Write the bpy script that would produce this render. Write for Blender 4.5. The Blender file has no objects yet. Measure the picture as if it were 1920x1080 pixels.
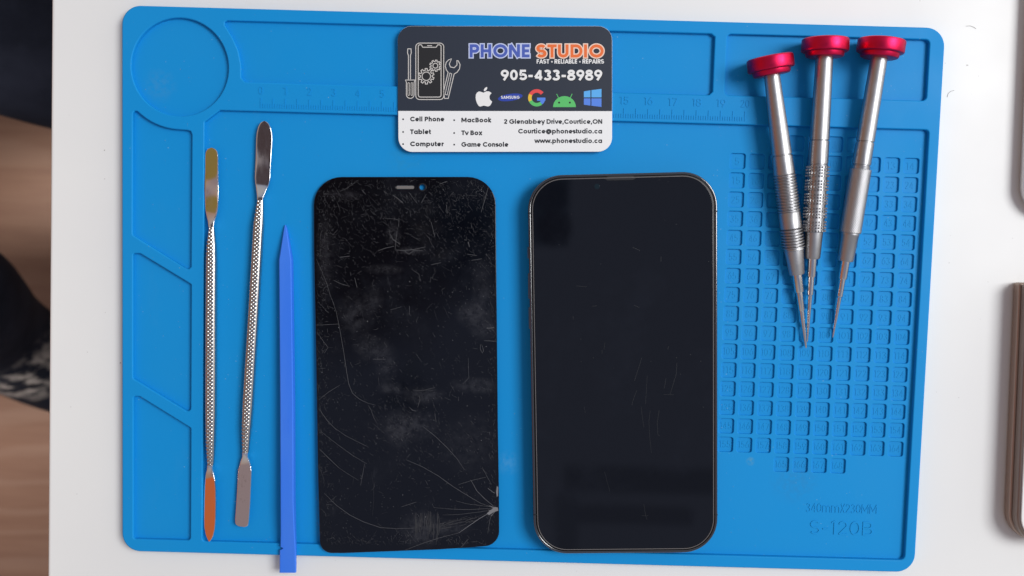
import bpy, bmesh, math, random
from mathutils import Vector, Matrix, Euler
rnd = random.Random(7)
sc = bpy.context.scene
COL = sc.collection
R = math.radians

# ------------------------------------------------------------------ camera
CAM_POS = Vector((-0.00639, 0.02452, 0.36273))
CAM_ROT = Euler((-0.06124, 0.00054, 0.027405))
cd = bpy.data.cameras.new('camera'); cam = bpy.data.objects.new('camera', cd); COL.objects.link(cam)
cam.location = CAM_POS; cam.rotation_euler = CAM_ROT
cd.sensor_width = 36; cd.lens = 30; cd.clip_start = 0.01; cd.clip_end = 50
cd.dof.use_dof = True; cd.dof.focus_distance = 0.357; cd.dof.aperture_fstop = 9
sc.camera = cam
sc.view_settings.view_transform = 'Standard'; sc.view_settings.look = 'None'
sc.view_settings.exposure = 0.07; sc.view_settings.gamma = 1

# ------------------------------------------------------------------ world: the room all around, by direction
W = bpy.data.worlds.new('World'); sc.world = W; W.use_nodes = True
nt = W.node_tree; nt.nodes.clear()
wo = nt.nodes.new('ShaderNodeOutputWorld'); bg = nt.nodes.new('ShaderNodeBackground')
tc = nt.nodes.new('ShaderNodeTexCoord')
nt.links.new(bg.outputs[0], wo.inputs[0])
WORLD_STRENGTH = 1.0
bg.inputs[1].default_value = WORLD_STRENGTH
def w_blob(prev, d, c_in, c_out, col):
    """one coloured patch of the room in direction d: full inside angle c_in, gone beyond c_out (degrees)"""
    d = Vector(d).normalized()
    dp = nt.nodes.new('ShaderNodeVectorMath'); dp.operation = 'DOT_PRODUCT'
    nm = nt.nodes.new('ShaderNodeVectorMath'); nm.operation = 'NORMALIZE'
    nt.links.new(tc.outputs['Generated'], nm.inputs[0]); nt.links.new(nm.outputs[0], dp.inputs[0])
    dp.inputs[1].default_value = d
    mr = nt.nodes.new('ShaderNodeMapRange'); mr.interpolation_type = 'SMOOTHSTEP'
    mr.inputs['From Min'].default_value = math.cos(R(c_out)); mr.inputs['From Max'].default_value = math.cos(R(c_in))
    nt.links.new(dp.outputs['Value'], mr.inputs['Value'])
    mx = nt.nodes.new('ShaderNodeMix'); mx.data_type = 'RGBA'
    nt.links.new(mr.outputs[0], mx.inputs['Factor'])
    if isinstance(prev, tuple): mx.inputs[6].default_value = (*prev, 1)
    else: nt.links.new(prev, mx.inputs[6])
    mx.inputs[7].default_value = (*col, 1)
    return mx.outputs[2]
def w_rect(prev, x0, x1, y0, y1, soft, col):
    """a straight-edged patch overhead, by slope of the direction"""
    sp = nt.nodes.new('ShaderNodeSeparateXYZ'); nt.links.new(tc.outputs['Generated'], sp.inputs[0])
    def m(op, a, b):
        o = nt.nodes.new('ShaderNodeMath'); o.operation = op
        for k, v in enumerate((a, b)):
            if isinstance(v, (int, float)): o.inputs[k].default_value = v
            else: nt.links.new(v, o.inputs[k])
        return o.outputs[0]
    z = m('MAXIMUM', sp.outputs[2], .02); f = None
    for v, lo, hi in ((m('DIVIDE', sp.outputs[0], z), x0, x1), (m('DIVIDE', sp.outputs[1], z), y0, y1)):
        for a, b in ((lo - soft, lo), (hi + soft, hi)):
            mr = nt.nodes.new('ShaderNodeMapRange'); mr.interpolation_type = 'SMOOTHSTEP'
            mr.inputs['From Min'].default_value = a; mr.inputs['From Max'].default_value = b; nt.links.new(v, mr.inputs['Value'])
            f = mr.outputs[0] if f is None else m('MULTIPLY', f, mr.outputs[0])
    f = m('MULTIPLY', f, m('GREATER_THAN', sp.outputs[2], .05))
    mx = nt.nodes.new('ShaderNodeMix'); mx.data_type = 'RGBA'; nt.links.new(f, mx.inputs['Factor'])
    nt.links.new(prev, mx.inputs[6]); mx.inputs[7].default_value = (*col, 1)
    return mx.outputs[2]
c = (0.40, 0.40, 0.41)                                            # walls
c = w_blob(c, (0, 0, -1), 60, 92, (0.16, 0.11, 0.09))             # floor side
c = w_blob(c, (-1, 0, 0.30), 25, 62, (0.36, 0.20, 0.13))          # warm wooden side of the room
c = w_blob(c, (-0.75, -0.25, 1), 10, 20, (0.27, 0.205, 0.21))     # mauve-grey patch added for a lower spudger blade to mirror
c = w_blob(c, (-1, -0.20, 0.42), 9, 17, (0.52, 0.125, 0.04))      # invented orange patch, gives the other lower blade its reflection
c = w_blob(c, (-1.05, 0.10, 1), 6, 11, (0.24, 0.165, 0.045))      # made-up olive patch, reflected in an upper blade
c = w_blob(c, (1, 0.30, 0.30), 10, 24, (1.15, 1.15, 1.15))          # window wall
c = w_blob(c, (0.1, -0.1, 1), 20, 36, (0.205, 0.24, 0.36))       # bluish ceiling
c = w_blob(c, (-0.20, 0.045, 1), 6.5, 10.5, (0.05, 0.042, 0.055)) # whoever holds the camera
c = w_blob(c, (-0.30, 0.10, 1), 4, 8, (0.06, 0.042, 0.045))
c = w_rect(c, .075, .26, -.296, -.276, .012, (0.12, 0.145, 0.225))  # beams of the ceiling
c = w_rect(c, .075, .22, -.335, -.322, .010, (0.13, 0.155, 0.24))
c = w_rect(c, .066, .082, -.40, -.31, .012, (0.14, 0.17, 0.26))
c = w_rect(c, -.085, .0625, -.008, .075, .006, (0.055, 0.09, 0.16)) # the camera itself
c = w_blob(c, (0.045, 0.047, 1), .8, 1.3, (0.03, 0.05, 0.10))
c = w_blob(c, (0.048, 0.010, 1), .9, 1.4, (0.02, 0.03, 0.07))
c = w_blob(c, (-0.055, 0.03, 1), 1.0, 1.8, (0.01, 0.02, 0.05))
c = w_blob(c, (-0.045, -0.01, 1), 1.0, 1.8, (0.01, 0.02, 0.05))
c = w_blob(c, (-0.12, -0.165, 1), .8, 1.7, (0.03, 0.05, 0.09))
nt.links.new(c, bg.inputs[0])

# ------------------------------------------------------------------ lamps
def area(name, loc, target, sx, sy, power, col, spread=180):
    l = bpy.data.lights.new(name, 'AREA'); l.shape = 'RECTANGLE'; l.size = sx; l.size_y = sy
    l.energy = power; l.color = col; l.spread = R(spread)
    o = bpy.data.objects.new(name, l); COL.objects.link(o); o.location = loc
    o.rotation_euler = (Vector(target) - Vector(loc)).to_track_quat('-Z', 'Y').to_euler()
    return o
area('window_light', (1.38, 0.45, 1.80), (0, 0, 0), 0.95, 1.05, 42, (0.975, 0.99, 1.0))
area('floor_fill', (-0.80, 0.0, 1.0), (-0.72, 0.0, -0.7), 0.3, 0.5, 1.9, (1.0, 0.90, 0.82), 42)  # added fill light from an unseen source, brightens the floor on the left

# tilt of the spudger blades (roll in degrees, rise in metres)
TOP1 = (-14, .0); LOW1 = (-24, .0006); TOP2 = (0, .0); LOW2 = (-10, .0006)

# ------------------------------------------------------------------ geometry helpers
ROT = CAM_ROT.to_matrix()
def at(px, py, z=0.0, plane=None):
    """the point of a level (or of a plane: point, normal) that the photograph shows at a pixel"""
    d = ROT @ Vector(((px - 960) / 1600, (540 - py) / 1600, -1.0))
    if plane is None:
        return CAM_POS + d * ((z - CAM_POS.z) / d.z)
    p, n = plane
    return CAM_POS + d * ((p - CAM_POS).dot(n) / d.dot(n))

def finish(me, angle=35):
    me.set_sharp_from_angle(angle=R(angle))
    for p in me.polygons: p.use_smooth = abs(p.normal.z) < .9998      # level faces stay flat
    return me
def obj(name, bm, mats, parent=None, angle=35, loc=None):
    me = bpy.data.meshes.new(name); bm.normal_update(); bm.to_mesh(me); bm.free()
    finish(me, angle)
    for m in (mats if isinstance(mats, (list, tuple)) else [mats]): me.materials.append(m)
    o = bpy.data.objects.new(name, me); COL.objects.link(o)
    if parent: o.parent = parent
    return o
def tag(o, label=None, cat=None, group=None, kind=None):
    if label: o['label'] = label
    if cat: o['category'] = cat
    if group: o['group'] = group
    if kind: o['kind'] = kind
    return o
def empty(name, loc=(0, 0, 0)):
    o = bpy.data.objects.new(name, None); COL.objects.link(o); o.empty_display_size = 0.01
    return o                          # parts keep world coordinates

def fillet(poly, radii, n=7):
    out = []; N = len(poly)
    if not isinstance(radii, (list, tuple)): radii = [radii] * N
    for i in range(N):
        p = Vector(poly[i][:2]); a = Vector(poly[i - 1][:2]); b = Vector(poly[(i + 1) % N][:2]); r = radii[i]
        if r <= 0: out.append(p); continue
        u = (a - p); v = (b - p); la, lb = u.length, v.length; u /= la; v /= lb
        ang = math.acos(max(-1, min(1, u.dot(v)))); t = min(r / math.tan(ang / 2), la * .49, lb * .49); r2 = t * math.tan(ang / 2)
        bis = (u + v).normalized(); c = p + bis * (r2 / math.sin(ang / 2))
        p0, p1 = p + u * t, p + v * t
        a0 = math.atan2(*(p0 - c).yx); a1 = math.atan2(*(p1 - c).yx); d = (a1 - a0 + math.pi) % (2 * math.pi) - math.pi
        for k in range(n + 1):
            a_ = a0 + d * k / n; out.append(c + Vector((math.cos(a_), math.sin(a_))) * r2)
    return out
def rrect(cx, cy, w, h, r, rot=0, n=7):
    pts = fillet([(-w / 2, -h / 2), (w / 2, -h / 2), (w / 2, h / 2), (-w / 2, h / 2)], r, n)
    c_, s_ = math.cos(rot), math.sin(rot)
    return [Vector((cx + p.x * c_ - p.y * s_, cy + p.x * s_ + p.y * c_)) for p in pts]
def circle(cx, cy, r, n=72):
    return [Vector((cx + r * math.cos(2 * math.pi * k / n), cy + r * math.sin(2 * math.pi * k / n))) for k in range(n)]
def slab(bm, outer, holes, z0, z1, bev, res=2, mat=0, fz=None):
    """plate with holes and softened edges, added to bm"""
    cu = bpy.data.curves.new('tmp', 'CURVE'); cu.dimensions = '2D'; cu.fill_mode = 'BOTH'
    for loop in [outer] + list(holes):
        s = cu.splines.new('POLY'); s.points.add(len(loop) - 1); s.use_cyclic_u = True
        for p, q in zip(s.points, loop): p.co = (q[0], q[1], 0, 1)
    cu.extrude = (z1 - z0) / 2 - bev; cu.bevel_depth = bev; cu.bevel_resolution = res; cu.offset = -bev
    o = bpy.data.objects.new('tmp', cu); COL.objects.link(o)
    dg = bpy.context.evaluated_depsgraph_get(); dg.update()
    me = bpy.data.meshes.new_from_object(o.evaluated_get(dg))
    bpy.data.objects.remove(o); bpy.data.curves.remove(cu)
    b2 = bmesh.new(); b2.from_mesh(me); bpy.data.meshes.remove(me)
    bmesh.ops.remove_doubles(b2, verts=b2.verts, dist=1e-7)
    for v in b2.verts: v.co.z += (z0 + z1) / 2
    if fz:
        for v in b2.verts: v.co.z += fz(v.co)
    for f in b2.faces: f.material_index = mat
    bmesh.ops.recalc_face_normals(b2, faces=b2.faces)
    merge(bm, b2); b2.free()
def merge(bm, b2):
    vm = {v: bm.verts.new(v.co) for v in b2.verts}
    for f in b2.faces:
        try:
            g = bm.faces.new([vm[v] for v in f.verts]); g.material_index = f.material_index
        except ValueError: pass
def ribbon(bm, pts, w, F, dz=0.0, closed=False, mat=0, thick=0.0):
    """a painted line (or a raised ridge when thick > 0) along pts; F(u, v, dz) -> world"""
    P = [Vector(p) for p in pts]
    Q = [P[0]]
    for p in P[1:]:
        if (p - Q[-1]).length > 1e-6: Q.append(p)
    if closed and (Q[0] - Q[-1]).length < 1e-6: Q.pop()
    N = len(Q)
    if N < 2: return
    L, Rr = [], []
    ws = w if isinstance(w, (list, tuple)) else [w] * N
    for i in range(N):
        if closed: d0 = (Q[i] - Q[i - 1]).normalized(); d1 = (Q[(i + 1) % N] - Q[i]).normalized()
        else:
            d0 = (Q[i] - Q[i - 1]).normalized() if i else (Q[1] - Q[0]).normalized()
            d1 = (Q[i + 1] - Q[i]).normalized() if i < N - 1 else d0
        n0 = Vector((-d0.y, d0.x)); n1 = Vector((-d1.y, d1.x)); m = n0 + n1
        m = m.normalized() if m.length > 1e-4 else n0
        k = (ws[min(i, len(ws) - 1)] / 2) / max(0.68, m.dot(n0))
        L.append(Q[i] + m * k); Rr.append(Q[i] - m * k)
    tl = [bm.verts.new(F(p.x, p.y, dz + thick)) for p in L]; tr = [bm.verts.new(F(p.x, p.y, dz + thick)) for p in Rr]
    if thick:
        bl = [bm.verts.new(F(p.x, p.y, dz)) for p in L]; br = [bm.verts.new(F(p.x, p.y, dz)) for p in Rr]
    def quad(*v):
        f = bm.faces.new(v); f.material_index = mat; return f
    rng = range(N if closed else N - 1)
    for i in rng:
        j = (i + 1) % N
        f = quad(tl[i], tl[j], tr[j], tr[i]); f.normal_update()
        flip = f.normal.z < 0
        if flip: f.normal_flip()
        if thick:
            for a, b in ((quad(tl[j], tl[i], bl[i], bl[j]), 1), (quad(tr[i], tr[j], br[j], br[i]), 1)):
                if flip: a.normal_flip()
    if thick and not closed:
        quad(tl[0], tr[0], br[0], bl[0]); quad(tr[-1], tl[-1], bl[-1], br[-1])
def poly(bm, pts, F, dz=0.0, mat=0):
    f = bm.faces.new([bm.verts.new(F(p[0], p[1], dz)) for p in pts]); f.material_index = mat
    f.normal_update()
    if f.normal.z < 0: f.normal_flip()
    return f
def arc(cx, cy, rx, ry, a0, a1, n=12):
    return [(cx + rx * math.cos(R(a0 + (a1 - a0) * k / n)), cy + ry * math.sin(R(a0 + (a1 - a0) * k / n))) for k in range(n + 1)]

# ------------------------------------------------------------------ a geometric monoline alphabet (cap height 1)
XH = 0.77
def glyph(ch, w):
    h = w / 2; X = XH; r = X / 2; q = r - h; S = []; A = None
    if ch == ' ': return [], 0.34
    if ch in 'abdpqoce@' and ch != '@':
        if ch in 'ad':
            S = [(arc(r, r, q, q, 0, 360, 20), True), ([(2 * r - h, 0), (2 * r - h, X if ch == 'a' else 1.05)], False)]
        elif ch == 'b': S = [(arc(r, r, q, q, 0, 360, 20), True), ([(h, 0), (h, 1.05)], False)]
        elif ch == 'p': S = [(arc(r, r, q, q, 0, 360, 20), True), ([(h, -.3), (h, X)], False)]
        elif ch == 'o': S = [(arc(r, r, q, q, 0, 360, 20), True)]
        elif ch == 'c': S = [(arc(r, r, q, q, 45, 315, 18), False)]
        elif ch == 'e': S = [([(h, r - .02), (2 * r - h, r - .02)], False), (arc(r, r, q, q, -3, 318, 20), False)]
        A = 2 * r + {'c': -.03, 'e': .05}.get(ch, .09)
    elif ch == '@': S = [(arc(.55, .38, .2, .22, 0, 360, 16), True), ([(.76, .62), (.76, .3)] + arc(.87, .3, .11, .12, 180, 360, 6) + arc(.55, .4, .43, .45, 0, 300, 22), False)]; A = 1.18
    elif ch in 'hnmu':
        ar = .30 - h + .02
        if ch == 'u': S = [([(h, X), (h, h + ar)] + arc(h + ar, h + ar, ar, ar, 180, 360, 10) + [(h + 2 * ar, X)], False)]; A = 2 * ar + w + .09
        else:
            S = [([(h, 0), (h, 1.05 if ch == 'h' else X)], False), ([(h, X - h - ar)] + arc(h + ar, X - h - ar, ar, ar, 180, 0, 10) + [(h + 2 * ar, 0)], False)]; A = 2 * ar + w + .09
            if ch == 'm': S.append(([(h + 2 * ar, X - h - ar)] + arc(h + 3 * ar, X - h - ar, ar, ar, 180, 0, 10) + [(h + 4 * ar, 0)], False)); A += 2 * ar
    elif ch == 'r': S = [([(h, 0), (h, X)], False), (arc(h + .27, X - h - .25, .27, .25, 180, 85, 7), False)]; A = .40
    elif ch == 'i': S = [([(h, 0), (h, X)], False), ([(h, .88), (h, .88 + w * 1.05)], False)]; A = w + .1
    elif ch == 'l': S = [([(h, 0), (h, 1.05)], False)]; A = w + .1
    elif ch == 't': S = [([(.16, .97), (.16, .22)] + arc(.30, .22, .14, .22 - h, 180, 270, 6) + [(.38, h)], False), ([(0, X - h), (.38, X - h)], False)]; A = .44
    elif ch == 's':
        ru = (X / 2 - h) / 2; S = [(arc(.25, X / 2 + ru, .25 - h * .5, ru, 35, 270, 12) + arc(.25, X / 2 - ru, .25 - h * .5, ru, 90, -145, 12), False)]; A = .54
    elif ch == 'v': S = [([(.04, X), (.33, h * .4), (.62, X)], False)]; A = .68
    elif ch == 'y': S = [([(.04, X), (.34, .02)], False), ([(.62, X), (.22, -.3)], False)]; A = .68
    elif ch == 'w': S = [([(.04, X), (.27, h * .4), (.5, X - h * .4), (.73, h * .4), (.96, X)], False)]; A = 1.02
    elif ch == 'x': S = [([(.05, X), (.57, 0)], False), ([(.57, X), (.05, 0)], False)]; A = .65
    elif ch == 'k': S = [([(h, 0), (h, 1.05)], False), ([(.54, X), (.17, .36), (.57, 0)], False)]; A = .62
    elif ch == 'f': S = [([(.16, 0), (.16, .8)] + arc(.33, .8, .17, .2, 180, 90, 6), False), ([(0, X - h), (.36, X - h)], False)]; A = .4
    elif ch == '.': S = [([(h, 0), (h, w)], False)]; A = w + .1
    elif ch == ',': S = [([(h + .03, w), (h - .04, -.14)], False)]; A = w + .1
    elif ch == '-': S = [([(.03, .40), (.42, .40)], False)]; A = .50
    elif ch == '•': S = [(arc(.16, .42, .08, .08, 0, 360, 12), True)]; A = .38
    elif ch in 'OCGQ':
        a_, b_ = .53 - h, .5 - h
        if ch == 'O': S = [(arc(.53, .5, a_, b_, 0, 360, 26), True)]; A = 1.12
        elif ch == 'C': S = [(arc(.53, .5, a_, b_, 40, 320, 22), False)]; A = .99
        else: S = [(arc(.53, .5, a_, b_, 42, 360, 24) + [(.56, .5)], False)]; A = 1.13
    elif ch == 'D': S = [([(h, h), (h, 1 - h)] + arc(.42, .5, .46 - h, .5 - h, 90, -90, 14), True)]; A = .95
    elif ch == 'P': S = [([(h, 0), (h, 1)], False), ([(w * .9, 1 - h)] + arc(.40, .68, .31 - h, .32 - h, 90, -90, 10) + [(w * .9, .36 + h)], False)]; A = .78
    elif ch == 'R': S = [([(h, 0), (h, 1)], False), ([(w * .9, 1 - h)] + arc(.40, .69, .31 - h, .31 - h, 90, -90, 10) + [(w * .9, .38 + h)], False), ([(.34, .42), (.64, 0)], False)]; A = .79
    elif ch == 'B': S = [([(h, 0), (h, 1)], False), ([(w * .9, 1 - h)] + arc(.38, .5 + (.5 - h) / 2, .28 - h, (.5 - h) / 2, 90, -90, 8) + [(w * .9, .5)], False), ([(w * .9, .5)] + arc(.42, h + (.5 - h) / 2, .30 - h, (.5 - h) / 2, 90, -90, 8) + [(w * .9, h)], False)]; A = .79
    elif ch == 'T': S = [([(.34, 0), (.34, 1 - w)], False), ([(0, 1 - h), (.68, 1 - h)], False)]; A = .73
    elif ch == 'M': S = [([(h, 0), (h, 1 - h * .3), (.52, .22), (1.04 - h, 1 - h * .3), (1.04 - h, 0)], False)]; A = 1.14
    elif ch == 'N': S = [([(h, 0), (h, 1 - h * .3), (.82 - h, h * .3), (.82 - h, 1)], False)]; A = .92
    elif ch == 'F': S = [([(h, 0), (h, 1 - h), (.56, 1 - h)], False), ([(w, .52), (.52, .52)], False)]; A = .62
    elif ch == 'E': S = [([(.57, h), (h, h), (h, 1 - h), (.57, 1 - h)], False), ([(w, .5), (.53, .5)], False)]; A = .67
    elif ch == 'L': S = [([(h, 1), (h, h), (.52, h)], False)]; A = .58
    elif ch == 'I': S = [([(h, 0), (h, 1)], False)]; A = w + .12
    elif ch == 'H': S = [([(h, 0), (h, 1)], False), ([(.78 - h, 0), (.78 - h, 1)], False), ([(w, .5), (.78 - w, .5)], False)]; A = .89
    elif ch == 'U': S = [([(h, 1), (h, .37)] + arc(.39, .37, .39 - h, .37 - h, 180, 360, 12) + [(.78 - h, 1)], False)]; A = .88
    elif ch == 'A': S = [([(.04, 0), (.43, 1 - h * .4), (.82, 0)], False), ([(.2, .3), (.66, .3)], False)]; A = .9
    elif ch == 'S':
        ru = (.5 - h) / 2; S = [(arc(.33, .5 + ru, .30 - h * .4, ru, 30, 270, 14) + arc(.34, .5 - ru, .31 - h * .4, ru, 90, -150, 14), False)]; A = .74
    elif ch == 'X': S = [([(.06, 1), (.62, 0)], False), ([(.62, 1), (.06, 0)], False)]; A = .74
    elif ch == '0': S = [(arc(.35, .5, .35 - h, .5 - h, 0, 360, 22), True)]; A = .78
    elif ch == '1': S = [([(.02, .86), (.24, 1 - h * .5), (.24, 0)], False)]; A = .42
    elif ch == '2': S = [(arc(.31, .70, .27 - h * .2, .30 - h, 170, -30, 12) + [(.06, h), (.62, h)], False)]; A = .70
    elif ch == '3': S = [(arc(.30, .745, .24 - h * .2, .255 - h, 160, -90, 10), False), (arc(.30, .27, .28 - h * .2, .27 + h * .3 - h, 90, -160, 10), False)]; A = .70
    elif ch == '4': S = [([(.52, 0), (.52, 1 - h * .5), (.06, .26), (.70, .26)], False)]; A = .78
    elif ch == '5': S = [([(.58, 1 - h), (.14, 1 - h), (.10, .54)] + arc(.31, .33, .29 - h * .2, .33 - h, 130, -155, 14), False)]; A = .70
    elif ch == '6': S = [(arc(.33, .34, .31 - h * .5, .34 - h, 0, 360, 18), True), ([(.08, .46), (.42, 1)], False)]; A = .72
    elif ch == '7': S = [([(.02, 1 - h), (.60, 1 - h), (.22, 0)], False)]; A = .67
    elif ch == '8': S = [(arc(.33, .745, .25 - h * .3, .255 - h, 0, 360, 16), True), (arc(.33, .28, .30 - h * .3, .28 + h * .3 - h, 0, 360, 16), True)]; A = .74
    elif ch == '9': S = [(arc(.33, .66, .31 - h * .5, .34 - h, 0, 360, 18), True), ([(.58, .54), (.24, 0)], False)]; A = .72
    else: raise ValueError('no glyph ' + ch)
    return S, A
def text(bm, s, x0, x1, ybase, cap, w, F, dz=0.0, mat=0, thick=0.0, extra=0.0, up=-1, track=0.0, step=2.5e-6):
    """lettering between x0 and x1 on a baseline; w is the stroke width as a share of the cap height"""
    tot = 0; items = []
    for ch in s:
        S, A = glyph(ch, w); items.append((S, tot)); tot += A + track
    tot -= .09 + track; k = (x1 - x0) / tot
    n = 0
    for S, off in items:
        S2 = []
        for pts, closed in S:                              # hairpin turns (N, M, v, w ...) become separate strokes
            cur = [pts[0]]
            for i in range(1, len(pts)):
                cur.append(pts[i])
                if not closed and i < len(pts) - 1:
                    d0 = Vector(pts[i]) - Vector(pts[i - 1]); d1 = Vector(pts[i + 1]) - Vector(pts[i])
                    if d0.length > 1e-6 and d1.length > 1e-6 and d0.angle(d1) > R(100): S2.append((cur, False)); cur = [pts[i]]
            S2.append((cur, closed))
        n += 1
        for j, (pts, closed) in enumerate(S2):
            j += 5 * (n % 2)
            if extra and not closed:                       # the outline also runs round the ends
                a_, b_ = Vector(pts[0]), Vector(pts[1]); c_, d_ = Vector(pts[-2]), Vector(pts[-1])
                pts = [tuple(a_ + (a_ - b_).normalized() * extra / 2 / cap)] + list(pts[1:-1]) + [tuple(d_ + (d_ - c_).normalized() * extra / 2 / cap)]
            ribbon(bm, [(x0 + (off + p[0]) * k, ybase + up * p[1] * cap) for p in pts], w * (cap + k) / 2 + extra, F, dz + j * step, closed, mat, thick)

# ------------------------------------------------------------------ materials
def mat(name, col, rough=0.5, metal=0.0, spec=0.5, **kw):
    m = bpy.data.materials.new(name); m.use_nodes = True
    b = m.node_tree.nodes['Principled BSDF']
    b.inputs['Base Color'].default_value = (*col, 1); b.inputs['Roughness'].default_value = rough
    b.inputs['Metallic'].default_value = metal; b.inputs['Specular IOR Level'].default_value = spec
    for k, v in kw.items(): b.inputs[k.replace('_', ' ')].default_value = v
    return m
class NB:
    """small node builder on a material"""
    def __init__(s, m): s.m = m; s.t = m.node_tree; s.b = s.t.nodes['Principled BSDF']; s.co = s.t.nodes.new('ShaderNodeTexCoord')
    def n(s, t, **kw):
        o = s.t.nodes.new(t)
        for k, v in kw.items(): setattr(o, k, v)
        return o
    def link(s, a, b): s.t.links.new(a, b)
    def noise(s, scale, detail=3, rough=.55, stretch=(1, 1, 1)):
        mp = s.n('ShaderNodeMapping'); mp.inputs['Scale'].default_value = stretch
        s.link(s.co.outputs['Object'], mp.inputs[0])
        o = s.n('ShaderNodeTexNoise'); o.inputs['Scale'].default_value = scale; o.inputs['Detail'].default_value = detail; o.inputs['Roughness'].default_value = rough
        s.link(mp.outputs[0], o.inputs['Vector']); return o.outputs['Fac']
    def ramp(s, v, a, b, lo=0., hi=1.):
        o = s.n('ShaderNodeMapRange'); o.inputs['From Min'].default_value = a; o.inputs['From Max'].default_value = b
        o.inputs['To Min'].default_value = lo; o.inputs['To Max'].default_value = hi
        s.link(v, o.inputs['Value']); return o.outputs[0]
    def mix(s, f, a, b):
        o = s.n('ShaderNodeMix', data_type='RGBA'); s.link(f, o.inputs['Factor'])
        for k, v in ((6, a), (7, b)):
            if isinstance(v, tuple): o.inputs[k].default_value = (*v, 1)
            else: s.link(v, o.inputs[k])
        return o.outputs[2]
    def bump(s, v, strength, dist):
        o = s.n('ShaderNodeBump'); o.inputs['Strength'].default_value = strength; o.inputs['Distance'].default_value = dist
        s.link(v, o.inputs['Height']); s.link(o.outputs[0], s.b.inputs['Normal'])

M = {}
BLUE = (0.005, 0.260, 0.630)
m = M['silicone'] = mat('silicone', BLUE, 0.6, spec=0.16); nb = NB(m)
dust = nb.ramp(nb.noise(1300, 1, .4), .785, .83)
worn = nb.ramp(nb.noise(16, 4, .6), .42, .72, 0, .32)
cB = nb.mix(worn, BLUE, (0.013, 0.264, 0.600))
cB = nb.mix(nb.ramp(nb.noise(60, 5, .7, (1, .3, 1)), .62, .8, 0, .22), cB, (0.035, 0.28, 0.60))
for px_, py_, r0_, r1_, col_, am_ in ((1407, 865, .0002, .0022, (0.16, 0.33, 0.30), .6), (953, 868, .001, .006, (0.10, 0.34, 0.62), .35), (760, 300, .002, .009, (0.02, 0.25, 0.50), .4), (300, 160, .002, .008, (0.05, 0.27, 0.55), .4), (1490, 900, .003, .012, (0.02, 0.22, 0.50), .5)):
    vm = nb.n('ShaderNodeVectorMath', operation='DISTANCE'); nb.link(nb.co.outputs['Object'], vm.inputs[0]); p_ = at(px_, py_, .0025); vm.inputs[1].default_value = p_
    mu = nb.n('ShaderNodeMath', operation='MULTIPLY'); nb.link(nb.ramp(vm.outputs['Value'], r1_, r0_, 0, am_), mu.inputs[0]); nb.link(nb.ramp(nb.noise(500, 4), .35, .6), mu.inputs[1])
    cB = nb.mix(mu.outputs[0], cB, col_)
cB = nb.mix(dust, cB, (0.25, 0.45, 0.62)); nb.link(cB, nb.b.inputs['Base Color'])
nb.link(nb.ramp(nb.noise(26, 4), .3, .7, .46, .62), nb.b.inputs['Roughness'])
nb.bump(nb.noise(900, 3), .12, .00012)

m = M['white_laminate'] = mat('white_laminate', (0.78, 0.785, 0.79), 0.42, spec=0.4); nb = NB(m)
sp = nb.ramp(nb.noise(420, 1, .3), .80, .83)
cB = nb.mix(nb.ramp(nb.noise(7, 4), .35, .7), (0.79, 0.79, 0.77), (0.755, 0.755, 0.745))
nb.link(nb.mix(sp, cB, (0.42, 0.40, 0.38)), nb.b.inputs['Base Color'])
nb.link(nb.ramp(nb.noise(15, 4), .3, .7, .36, .48), nb.b.inputs['Roughness'])

m = M['wood_floor'] = mat('wood_floor', (0.35, 0.2, 0.12), 0.4); nb = NB(m)
g1 = nb.ramp(nb.noise(9, 6, .65, (.7, 9, 1)), .3, .7)
cB = nb.mix(g1, (0.205, 0.112, 0.074), (0.265, 0.158, 0.108))
cB = nb.mix(nb.ramp(nb.noise(3.2, 4, .6, (1, 2, 1)), .50, .72, 0, .55), cB, (0.20, 0.105, 0.065))
wv = nb.n('ShaderNodeTexWave', wave_type='RINGS'); wv.inputs['Scale'].default_value = 5.5; wv.inputs['Distortion'].default_value = 7; wv.inputs['Detail'].default_value = 2
mp = nb.n('ShaderNodeMapping'); mp.inputs['Scale'].default_value = (.6, 2.2, 1); nb.link(nb.co.outputs['Object'], mp.inputs[0]); nb.link(mp.outputs[0], wv.inputs[0])
cB = nb.mix(nb.ramp(wv.outputs['Fac'], .75, 1, 0, .35), cB, (0.32, 0.215, 0.16))
nb.link(cB, nb.b.inputs['Base Color'])

M['black_glass'] = m = mat('black_glass', (0.0035, 0.0036, 0.0050), 0.05, spec=0.5); nb = NB(m)
sm = nb.ramp(nb.noise(34, 5, .65), .56, .78)
nb.link(nb.mix(sm, (0.0035, 0.0036, 0.005), (0.0055, 0.006, 0.0085)), nb.b.inputs['Base Color'])
nb.link(nb.ramp(nb.noise(34, 5, .65), .5, .8, .02, .07), nb.b.inputs['Roughness'])
M['worn_glass'] = m = mat('worn_glass', (0.003, 0.003, 0.004), 0.12, spec=0.45); nb = NB(m)
sm = nb.ramp(nb.noise(45, 6, .68), .50, .80)
fine = nb.ramp(nb.noise(420, 3, .7, (1, .35, 1)), .58, .78)
mu = nb.n('ShaderNodeMath', operation='MULTIPLY'); nb.link(sm, mu.inputs[0]); nb.link(fine, mu.inputs[1])
cB = nb.mix(sm, (0.002, 0.002, 0.0035), (0.0055, 0.006, 0.0085))
cB = nb.mix(mu.outputs[0], cB, (0.035, 0.036, 0.042))
cB = nb.mix(nb.ramp(nb.noise(22, 4), .62, .74, 0, .6), cB, (0.010, 0.008, 0.0065))
grain = nb.ramp(nb.noise(330, 5, .75), .36, .66)
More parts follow.
